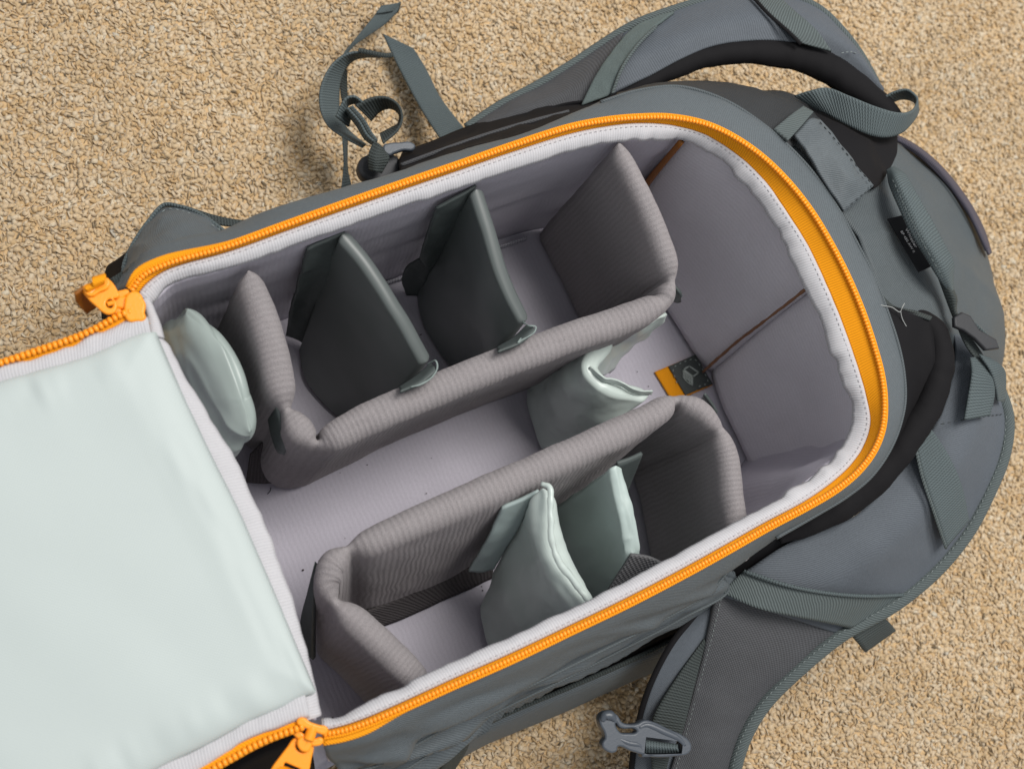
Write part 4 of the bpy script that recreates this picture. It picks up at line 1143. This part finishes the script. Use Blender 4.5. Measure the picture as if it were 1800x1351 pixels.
sheet('lifter_flap', [pts(0, (1398, 235, .212), (1425, 210, .208), (1440, 212, .207)), pts(0, (1425, 275, .216), (1455, 255, .216), (1475, 250, .212)), pts(0, (1455, 325, .216), (1490, 310, .219), (1512, 298, .214)), pts(0, (1484, 372, .212), (1512, 350, .215), (1535, 326, .21))], shell_m, pack, nu=26, nv=36, thick=0.003, wr=dict(amp=0.0014, scale=0.02, seed=66))
stitches('stitching', pts(0, (1440, 214, .2105), (1474, 253, .2155), (1510, 299, .2175), (1531, 326, .2145), (1512, 346, .2185), (1490, 364, .217)), MATS['dark_thread'], pack, 0.003, 0.0018, 0.0004)
sheet('lifter_webbing', [pts(0, (1361, 226, .214), (1390, 202, .21), (1412, 186, .204)), pts(0, (1386, 246, .216), (1408, 222, .213), (1430, 196, .207))], webdiag_m, pack, nu=20, nv=10, thick=0.0024)

# ------------------------------------------------------------------ loose webbing and buckle at the far left
z2 = lambda L_: [(550 + a / 3.975, b / 3.975) + tuple(r) for a, b, *r in L_]
tail = sheet('sternum_strap', [pts(0, *z2([(475, 42, .02), (440, 95, .024), (380, 170, .03), (300, 270, .04), (240, 345, .05), (215, 392, .055)])), pts(0, *z2([(612, 20, .016), (590, 80, .018), (520, 158, .02), (390, 250, .03), (290, 322, .042), (240, 378, .05)]))], web_m, pack, nu=40, nv=8, thick=0.0016)
sheet('folded_end', [pts(0, *z2([(478, 40, .024), (545, 30, .024), (615, 17, .021)])), pts(0, *z2([(440, 92, .027), (500, 88, .025), (560, 78, .022)]))], web_m, tail, nu=12, nv=8, thick=0.002)
sheet('folded_end', [pts(0, *z2([(618, 18, .017), (560, 88, .017)])), pts(0, *z2([(600, 85, .012), (505, 162, .013)]))], webdark_m, tail, nu=10, nv=6, thick=0.002)
sl = sheet('sternum_strap', [pts(0, *z2([(470, 392, .066), (330, 372, .066), (230, 388, .066), (140, 458, .066), (80, 560, .066), (54, 660, .066), (65, 780, .066), (112, 872, .068), (200, 940, .075), (350, 1022, .085)])), pts(0, *z2([(475, 408, .05), (350, 408, .05), (280, 432, .05), (222, 500, .05), (196, 575, .05), (186, 680, .05), (192, 780, .05), (232, 880, .054), (300, 950, .062), (372, 1004, .075)]))], web_m, pack, nu=90, nv=10, thick=0.0016)
tube('strap_bar', pts(0, *z2([(318, 352, .072), (400, 368, .072), (500, 388, .07), (552, 385, .068)])), 0.0019, webdark_m, sl, n=24, seg=8)
sheet('side_strap', [pts(0, *z2([(235, 480, .045), (205, 560, .04), (200, 640, .035), (214, 720, .03)])), pts(0, *z2([(242, 500, .04), (240, 580, .035), (244, 660, .03), (248, 740, .025)]))], webdark_m, pack, nu=20, nv=5, thick=0.0014)
sheet('side_strap', [pts(0, *z2([(214, 945, .04), (222, 1050, .04), (226, 1150, .04), (208, 1325, .04)])), pts(0, *z2([(246, 960, .03), (244, 1080, .03), (246, 1180, .03), (272, 1300, .03)]))], web_m, pack, nu=24, nv=5, thick=0.0014)
sheet('side_strap', [pts(0, *z2([(490, 236, .02), (565, 395, .02), (680, 620, .025), (800, 832, .04), (940, 1040, .06)])), pts(0, *z2([(702, 338, .02), (785, 470, .02), (880, 660, .028), (980, 800, .045), (1100, 950, .06)]))], web_m, pack, nu=60, nv=12, thick=0.0018)
ring = sheet('webbing_loop', [pts(0, *z2([(300, 742, .095), (345, 720, .096), (440, 686, .098), (520, 690, .098), (590, 738, .096), (616, 820, .094), (590, 900, .094), (485, 995, .096)])), pts(0, *z2([(410, 850, .075), (425, 830, .076), (480, 778, .078), (545, 764, .08), (596, 800, .08), (590, 862, .08), (545, 888, .08), (465, 930, .082)]))], webdark_m, pack, nu=60, nv=8, thick=0.0016)
sheet('webbing_loop', [pts(0, *z2([(345, 722, .096), (290, 682, .098), (240, 690, .098), (205, 740, .096), (165, 820, .092)])), pts(0, *z2([(330, 745, .085), (280, 730, .08), (245, 750, .08), (270, 800, .08), (255, 885, .08)]))], web_m, ring, nu=34, nv=8, thick=0.0016)
for k, dx in enumerate((0, 16, 30)):
    sheet('folded_layer', [pts(0, *z2([(248 + dx, 748 - dx * .4, .1 - k * .003), (330 + dx, 842 - dx * .4, .1 - k * .003), (388 + dx, 940 - dx * .4, .1 - k * .003), (436 + dx * .6, 985 - dx * .3, .1 - k * .003)])), pts(0, *z2([(232 + dx, 772 - dx * .4, .085), (312 + dx, 872 - dx * .4, .085), (370 + dx, 965 - dx * .4, .085), (430 + dx * .6, 1010 - dx * .3, .085)]))], (web_m, webdark_m, web_m)[k], ring, nu=24, nv=6, thick=0.0016)
sheet('buckle_sleeve', [pts(0, *z2([(425, 982, .105), (385, 1090, .105), (390, 1190, .1)])), pts(0, *z2([(470, 1010, .108), (440, 1110, .108), (440, 1200, .104)])), pts(0, *z2([(500, 1045, .105), (535, 1100, .105), (482, 1212, .1)]))], webdark_m, ring, nu=24, nv=14, thick=0.002)
bb = [at(a, b, .1) for a, b in z2([(500, 1035), (530, 1020), (600, 1014), (690, 1016), (700, 1032), (620, 1045), (560, 1065), (520, 1078)])]
f_ = frame_at(bb[0], bb[4], bb[2])
if f_.col[2][2] < 0:
    f_ = frame_at(bb[0], bb[4], 2 * bb[0] - bb[2])
plate('side_buckle', [(local_outline(f_, bb), True)], gplastic_m, pack, f_, 0.005, 0.0014)
bb = [at(a, b, .085) for a, b in z2([(345, 1150), (400, 1120), (520, 1110), (580, 1150), (570, 1230), (480, 1260), (390, 1250), (340, 1210)])]
f_ = frame_at(bb[0], bb[4], bb[2])
if f_.col[2][2] < 0:
    f_ = frame_at(bb[0], bb[4], 2 * bb[0] - bb[2])
plate('side_buckle', [(local_outline(f_, bb), True)], dplastic_m, pack, f_, 0.012, 0.003)

# ------------------------------------------------------------------ laptop badge on an orange tab, on the floor of the pack
b7 = lambda L_, z: [at(1140 + a / 13.846, 610 + b / 13.846, z) for a, b in L_]
tz = FLOOR + .003
tab_o = b7([(150, 600), (1120, 190), (1560, 920), (600, 1340)], tz)
tfm = frame_at(tab_o[0], tab_o[1], tab_o[3])
if tfm.col[2][2] < 0:
    tfm = frame_at(tab_o[0], tab_o[1], 2 * tab_o[0] - tab_o[3])
tabp = sheet('orange_tab', [np.array([tab_o[0], tab_o[1]]), np.array([tab_o[3], tab_o[2]])], tape_m, pack, nu=20, nv=12, thick=0.0012)
bo = b7([(490, 470), (1130, 190), (1560, 900), (1240, 1020), (900, 1160)], tz + .0012)
bdg = plate('badge', [(local_outline(tfm, bo), False)], badge_m, tabp, tfm @ Matrix.Translation((0, 0, .0012)), 0.0010, 0.0002)


def strip(name, seq, wd, mat, parent, zoff, closed=True):
    q = [np.array(p[:2]) for p in local_outline(tfm, b7(seq, tz))]
    V = []; Fs = []
    n_ = len(q)
    for i in range(n_ if closed else n_ - 1):
        a, b = q[i], q[(i + 1) % n_]
        t = (b - a) / np.linalg.norm(b - a); s = np.array([-t[1], t[0]]) * wd / 2
        o = len(V)
        for p in (a - s - t * wd / 2, b - s + t * wd / 2, b + s + t * wd / 2, a + s - t * wd / 2):
            V.append(tfm @ Vector((p[0], p[1], zoff)))
        Fs.append((o, o + 1, o + 2, o + 3))
    return link(name, mesh_np(name, np.array([tuple(v) for v in V]), Fs, smooth=False), mat, parent)


strip('laptop_icon', [(960, 470), (1190, 630), (1055, 730), (830, 560)], 0.0011, greyprint_m, tabp, .0022)
strip('laptop_icon', [(815, 570), (1040, 740), (1040, 940), (900, 850), (815, 740)], 0.0008, greyprint_m, tabp, .0024)
for f0 in np.linspace(0.15, 0.85, 5):
    strip('laptop_icon', [(815 + 225 * f0, 570 + 170 * f0), (815 + 225 * f0, 745 + 175 * f0)], 0.0006, greyprint_m, tabp, .0026 + f0 * .0001, False)
for f0 in (0.22, 0.45, 0.7, 0.9):
    strip('laptop_icon', [(815, 570 + 175 * f0), (1040, 740 + 175 * f0)], 0.0006, greyprint_m, tabp, .0028 + f0 * .0001, False)
stitches('stitching', np.array(b7([(690, 880), (590, 560), (610, 490), (1100, 290), (1150, 320), (1440, 850), (1300, 930), (1200, 960)], tz + .0016)), greyprint_m, tabp, 0.0022, 0.0026, 0.0004)

sheet('black_gusset', [pts(0, (1480, 880, .165), (1400, 915, .165), (1300, 968, .16), (1225, 1015, .155)), pts(0, (1490, 930, .13), (1400, 975, .12), (1320, 1015, .115), (1245, 1062, .108))], black_m, pack, nu=30, nv=8, thick=0.002)
# black gusset fabric between the opening and the far shoulder strap
sheet('black_gusset', [pts(0, (1080, 176, .196), (1130, 158, .2), (1195, 153, .203), (1270, 176, .205), (1335, 216, .206), (1390, 262, .206)), pts(0, (1085, 166, .18), (1140, 150, .185), (1220, 146, .19), (1305, 158, .192), (1378, 182, .194), (1420, 225, .198)), pts(0, (1090, 164, .14), (1150, 147, .145), (1230, 143, .15), (1320, 153, .155), (1400, 168, .16), (1450, 205, .17))], cloth('charcoal_nylon', srgb(50, 52, 54), .65, .3, ribs=(.0018, 'd', .25, .00008), fuzz=(900, .2, .00005)), pack, nu=60, nv=16, thick=0.002, wr=dict(amp=0.0012, scale=0.025, seed=77))

# ------------------------------------------------------------------ removable dividers inside the pack
def drop(p, z, dx=0.0, dy=0.0):
    return np.array([p[0] + dx, p[1] + dy, z])


def base_of(rows):
    b = rows[-1] if rows[-1][:, 2].mean() < rows[0][:, 2].mean() else rows[0]
    c = b.mean(0); return (float(c[0]), float(c[1]), float(b[:, 2].min()))


def velour_wall(label, top_px, lean, fu, t, seed, pinch=()):
    top = pts(0, *[p[:3] for p in top_px])
    foot = np.array([drop(top[i], FLOOR + .001, *lean[i]) for i in range(len(top))])
    mid = top * .5 + foot * .5
    th = thing('padded_divider', label, 'divider', base_of([top, foot]), 'grey velour dividers in the pack')
    s_ = slab('panel', [foot, mid, top], velour_m, th, t=t, nu=300, nv=44, fu=fu, edge=t * .6, wrn=dict(amp=0.0005, scale=0.02, seed=seed), pinch=pinch, straight=3)
    return th, s_, top, foot


topA = [(436, 476, .205), (462, 540, .2), (484, 615, .195), (498, 680, .19), (505, 716, .186), (528, 748, .184), (560, 778, .182), (600, 757, .186), (650, 732, .188), (700, 710, .19), (800, 668, .19), (900, 628, .19), (1000, 591, .19),
        (1080, 564, .19), (1140, 542, .192), (1174, 524, .196), (1190, 488, .2), (1178, 445, .203), (1160, 395, .206), (1135, 340, .209), (1108, 285, .211), (1088, 250, .212)]
leanA = [(-.015, .004), (-.016, .002), (-.016, 0), (-.014, 0), (-.010, -.002), (-.012, -.004), (-.014, -.006), (-.006, -.003), (0, -.002), (0, 0), (0, 0), (0, 0), (0, 0), (0, 0), (0, 0), (0, 0), (0, 0), (-.002, 0), (-.002, 0), (-.002, 0), (-.002, 0), (-.002, -.002)]
fA = [.9, 1, 1.05, 1.0, .9, 1.0, .9, 1.0, 1.1, 1.1, 1.1, 1.1, 1.1, 1.1, 1.0, .9, .8, .9, .9, .85, .8, .75]
wallA, pA, tA, ftA = velour_wall('long grey velour divider bent in a U around the two dark satin dividers', topA, leanA, fA, .0175, 71, [(4, .007, .62, .006), (6, .006, .68, .006), (15, .006, .3, .003), (16, .006, .5, .006)])
topB = [(748, 1205, .165), (715, 1170, .17), (670, 1125, .175), (625, 1085, .178), (590, 1055, .18), (574, 1022, .182), (582, 985, .184), (614, 962, .186), (660, 942, .188), (720, 914, .19), (800, 880, .19), (900, 836, .19), (1000, 794, .19), (1100, 750, .191), (1160, 720, .192), (1196, 696, .193), (1238, 716, .193), (1272, 752, .192), (1288, 800, .19), (1296, 870, .188), (1312, 985, .185)]
leanB = [(-.012, -.026), (-.012, -.016), (-.012, -.012), (-.01, -.018), (-.006, -.024), (0, -.032), (.002, -.036), (.004, -.038), (.002, -.04), (0, -.042), (0, -.042), (0, -.040), (0, -.034), (0, -.026), (0, -.018), (0, -.012), (0, -.008), (-.004, -.004), (-.004, -.010), (-.004, -.018), (-.004, -.024)]
fB = [.9, 1.0, 1.05, 1., .9, .9, .9, .9, .95, 1.05, 1.1, 1.1, 1.1, 1.1, .95, .9, .8, .8, .9, .9, .9]
wallB, pB, tB, ftB = velour_wall('long grey velour divider bent in a U, its corner over the orange laptop tab', topB, leanB, fB, .0175, 72, [(4, .006, .62, .006), (7, .006, .62, .006), (15, .006, .6, .006), (17, .006, .45, .003)])
# hook-tape strips and little tabs of the U-shaped dividers
sheet('hook_strip', [pts(0, (598, 1092, FLOOR + .02), (660, 1068, FLOOR + .02), (760, 1022, FLOOR + .02), (866, 978, FLOOR + .02)), pts(0, (655, 1108, FLOOR + .003), (720, 1082, FLOOR + .003), (790, 1050, FLOOR + .003), (868, 1016, FLOOR + .003))], velcro_m, wallB, nu=60, nv=8, thick=0.0016, wr=dict(amp=0.0005, scale=0.02))
sheet('side_tab', [pts(0, (552, 992, .17), (540, 1040, .15), (528, 1090, .11), (528, 1140, .07)), pts(0, (560, 1000, .168), (552, 1050, .15), (550, 1110, .11), (550, 1160, .07))], dflap_m, wallB, nu=24, nv=6, thick=0.003)
sheet('side_tab', [pts(0, (1240, 690, .15), (1252, 706, .145), (1262, 722, .14)), pts(0, (1236, 700, .13), (1248, 720, .128), (1258, 736, .125))], dflap_m, wallB, nu=12, nv=6, thick=0.002)
sheet('side_tab', [pts(0, (1186, 500, .168), (1197, 512, .165), (1200, 520, .16)), pts(0, (1178, 520, .14), (1190, 528, .14), (1196, 526, .14))], dflap_m, wallA, nu=12, nv=6, thick=0.002)
sheet('side_tab', [pts(0, (485, 716, .178), (492, 740, .172), (500, 772, .165), (508, 778, .164)), pts(0, (470, 735, .14), (476, 765, .14), (488, 795, .14), (500, 800, .14))], dflap_m, wallA, nu=20, nv=6, thick=0.0034)
sheet('hook_strip', [pts(0, (440, 800, .075), (480, 765, .09), (520, 762, .1), (560, 800, .1)), pts(0, (432, 848, FLOOR + .012), (470, 850, FLOOR + .012), (510, 842, FLOOR + .012), (556, 826, FLOOR + .012))], velcro_m, wallA, nu=30, nv=8, thick=0.0014)


def thin_wall(name, label, cat_group, rows, mat, t, seed, nu=60, nv=44, wr=None, wrn=None, edge=None, fu=None, lumpy=0.0):
    rows = [np.stack([r[:, 0], np.maximum(r[:, 1], -0.118 + 0.2 * np.maximum(0, r[:, 2] - .06)), r[:, 2]], -1) for r in rows]
    th = thing(name, label, 'divider', base_of(rows), cat_group)
    s_ = slab('panel', rows, mat, th, t=t, nu=nu, nv=nv, edge=edge or t * .36, wr=wr, wrn=wrn, fu=fu, lumpy=lumpy)
    return th


g_dark = 'dark satin dividers'
# rows run from foot to top; each row from the far wall towards the middle
d1 = thin_wall('satin_divider', 'dark grey-green satin divider nearer the lid, in the far compartment', g_dark,
   [pts(FLOOR + .002, (536, 612), (545, 665), (575, 705), (625, 745)), pts(.085, (556, 545), (588, 610), (625, 665), (668, 722)), pts(.14, (580, 470), (628, 545), (672, 612), (716, 680)), pts(0, (601, 412, .202), (652, 472, .198), (706, 552, .19), (752, 634, .178))],
   dsatin_m, .0085, 81, wr=dict(amp=0.0012, scale=0.06, seed=81))
sheet('wall_flap', [pts(0, (541, 438, .198), (524, 500, .14), (508, 560, .075), (502, 590, .045)), pts(0, (572, 422, .199), (550, 490, .14), (530, 555, .075), (524, 598, .045)), pts(0, (606, 409, .2), (584, 490, .14), (562, 560, .075), (552, 620, .04))], dflap_m, d1, nu=40, nv=12, thick=0.0018, wr=dict(amp=0.0009, scale=0.012, seed=82))
sheet('folded_flap', [pts(0, (700, 680, .186), (730, 660, .186), (756, 638, .186)), pts(0, (704, 685, .198), (738, 669, .199), (764, 645, .199)), pts(0, (702, 687, .199), (740, 673, .2), (766, 654, .2))], dflap_m, d1, nu=20, nv=10, thick=0.0016)
tube('flap_edge', pts(0, (752, 640, .19), (766, 634, .2), (769, 645, .2), (760, 662, .2), (738, 676, .2), (722, 680, .2)), 0.0005, cloth('flap_edge_satin', srgb(120, 132, 129), .5, .4), d1, n=40, seg=6, wr=dict(amp=.0003, scale=.006))
d2 = thin_wall('satin_divider', 'dark grey-green satin divider in the middle of the far compartment', g_dark,
   [pts(FLOOR + .002, (742, 512), (748, 560), (775, 612), (815, 662)), pts(.085, (765, 458), (790, 528), (818, 590), (850, 645)), pts(.14, (800, 395), (828, 470), (850, 545), (878, 620)), pts(0, (839, 332, .204), (860, 400, .198), (885, 480, .19), (926, 562, .18))],
   dsatin_m, .0085, 83, wr=dict(amp=0.0012, scale=0.06, seed=84))
sheet('wall_flap', [pts(0, (768, 366, .195), (750, 415, .15), (737, 452, .11)), pts(0, (804, 348, .2), (778, 408, .15), (750, 470, .1)), pts(0, (838, 328, .203), (806, 396, .15), (762, 468, .095))], dflap_m, d2, nu=34, nv=12, thick=0.0018, wr=dict(amp=0.0009, scale=0.012, seed=85))
sheet('wall_flap', [pts(0, (738, 456, .1), (716, 470, .08), (706, 492, .055), (714, 518, .04)), pts(0, (762, 466, .095), (752, 486, .075), (748, 506, .055), (752, 522, .04))], dflap_m, d2, nu=20, nv=8, thick=0.0018, wr=dict(amp=0.0009, scale=0.01, seed=86))
sheet('folded_flap', [pts(0, (872, 610, .186), (902, 592, .186), (926, 570, .186)), pts(0, (876, 615, .198), (912, 599, .199), (938, 575, .199)), pts(0, (874, 617, .199), (914, 603, .2), (940, 584, .2))], dflap_m, d2, nu=20, nv=10, thick=0.0016)
tube('flap_edge', pts(0, (919, 566, .19), (930, 572, .2), (942, 574, .2), (938, 585, .2), (918, 597, .2), (910, 603, .2), (916, 594, .2)), 0.0005, MATS['flap_edge_satin'], d2, n=40, seg=6, wr=dict(amp=.0003, scale=.006))

# pale satin dividers
g_mint = 'pale mint satin dividers'
thin_wall('padded_insert', 'crinkled pale green-grey satin pad tucked between the lid hinge and the grey divider', g_mint,
   [pts(FLOOR + .01, (330, 640), (345, 700), (372, 780), (392, 850)), pts(.09, (292, 600), (300, 670), (340, 770), (380, 830)), pts(.14, (300, 572), (318, 645), (362, 740), (410, 806)), pts(0, (328, 545, .185), (374, 590, .19), (418, 675, .19), (443, 758, .182))],
   cloth('grey_green_crumpled_satin', srgb(146, 157, 153), .36, .45, sheen=.2, mottle=.04), .017, 91, edge=.014, wr=dict(amp=0.0018, scale=0.04, seed=90, ridged=.5), wrn=dict(amp=0.0013, scale=0.020, seed=91, stretch=(1.2, .5, 1), ridged=.8), nu=140, nv=110)
cd = thin_wall('satin_divider', 'slumped pale mint satin divider in the middle channel, its top edge folded open', g_mint,
   [pts(FLOOR + .002, (938, 668), (940, 700), (950, 745), (962, 790)), pts(.075, (975, 655), (968, 690), (985, 735), (1010, 778)), pts(.12, (1025, 628), (1000, 668), (1025, 712), (1070, 745)), pts(0, (1075, 596, .15), (1040, 648, .158), (1075, 676, .156), (1140, 692, .15))],
   mint_m, .011, 93, wr=dict(amp=0.0020, scale=0.04, seed=93), wrn=dict(amp=0.0008, scale=0.018, seed=94, ridged=.4), nu=90, nv=70)
sheet('open_flap', [pts(0, (1038, 650, .150), (1060, 606, .150), (1080, 588, .15), (1120, 582, .148), (1172, 552, .14)), pts(0, (1056, 660, .110), (1082, 626, .11), (1105, 605, .11), (1130, 590, .112), (1168, 566, .12)), pts(0, (1072, 656, .075), (1094, 626, .075), (1116, 606, .08), (1136, 592, .09), (1164, 570, .11))], mint_m, cd, nu=40, nv=14, thick=0.0022, wr=dict(amp=0.0011, scale=0.012, seed=95))
sheet('seam_lip', [pts(0, (1036, 644, .160), (1052, 656, .163), (1062, 664, .163), (1085, 668, .162), (1118, 686, .16), (1148, 688, .156)), pts(0, (1034, 650, .158), (1050, 663, .158), (1062, 672, .158), (1084, 676, .157), (1116, 693, .155), (1146, 694, .152))], mint_m, cd, nu=40, nv=6, thick=0.0010, wr=dict(amp=0.0006, scale=0.008, seed=96))
pd = thin_wall('satin_divider', 'plump pale mint satin divider in the near compartment, bulging towards the lid', g_mint,
   [pts(FLOOR + .004, (858, 1062), (858, 1098), (882, 1160), (945, 1270)), pts(.09, (888, 982), (900, 1045), (934, 1110), (1000, 1205)), pts(.145, (928, 905), (940, 975), (970, 1040), (1035, 1130)), pts(0, (955, 858, .195), (956, 912, .192), (980, 980, .188), (1050, 1086, .184))],
   mint_m, .017, 97, edge=.010, wr=dict(amp=0.0016, scale=0.05, seed=97), wrn=dict(amp=0.0008, scale=0.016, seed=98))
sheet('wall_flap', [pts(0, (884, 892, .178), (856, 950, .145), (824, 1004, .10)), pts(0, (914, 880, .182), (880, 945, .148), (845, 1006, .10)), pts(0, (948, 864, .186), (912, 928, .15), (868, 1000, .10))], cloth('pale_grey_flap', srgb(158, 172, 170), .5, .4, mottle=.05), pd, nu=34, nv=10, thick=0.0022, wr=dict(amp=0.0006, scale=0.014, seed=99))
tube('seam_lip', pts(0, (952, 850, .2), (966, 856, .203), (968, 900, .203), (970, 950, .201), (984, 988, .199), (1008, 1020, .196), (1038, 1060, .192)), [0.0014, 0.0022, 0.002, 0.0022, 0.0022, 0.0022, 0.0018], mint_m, pd, n=60, seg=8, wr=dict(amp=0.0006, scale=0.007, seed=9))
td = thin_wall('satin_divider', 'thin pale green-grey satin divider with a grey hook-tape end, in the near compartment', g_mint,
   [pts(FLOOR + .002, (945, 930), (965, 990), (1012, 1055), (1065, 1165)), pts(.1, (984, 886), (1005, 945), (1050, 1010), (1102, 1105)), pts(.15, (1040, 850), (1056, 905), (1080, 955), (1112, 1035)), pts(0, (1086, 818, .192), (1094, 860, .19), (1102, 905, .188), (1110, 972, .18))],
   cloth('green_grey_satin', srgb(168, 182, 178), .42, .45, sheen=.2, mottle=.04), .009, 101, wr=dict(amp=0.0012, scale=0.04, seed=101), wrn=dict(amp=0.0010, scale=0.016, seed=102, stretch=(1.6, 1, .4), ridged=.5), nu=90, nv=70)
sheet('wall_flap', [pts(0, (1086, 815, .193), (1108, 808, .192), (1130, 798, .19)), pts(0, (1090, 850, .165), (1104, 838, .165), (1118, 828, .165)), pts(0, (1096, 880, .13), (1104, 866, .13), (1108, 852, .13))], dflap_m, td, nu=16, nv=12, thick=0.0022)
sheet('hook_end', [pts(0, (1110, 975, .182), (1082, 1018, .165), (1056, 1060, .15)), pts(0, (1142, 980, .18), (1120, 1015, .165), (1090, 1060, .15)), pts(0, (1185, 1000, .176), (1160, 1030, .165), (1130, 1062, .15))], cloth('grey_hook_tape', srgb(112, 112, 114), .9, .15, weave=(.003, .5, .0003), fuzz=(1200, .3, .0002)), td, nu=24, nv=16, thick=0.0018)
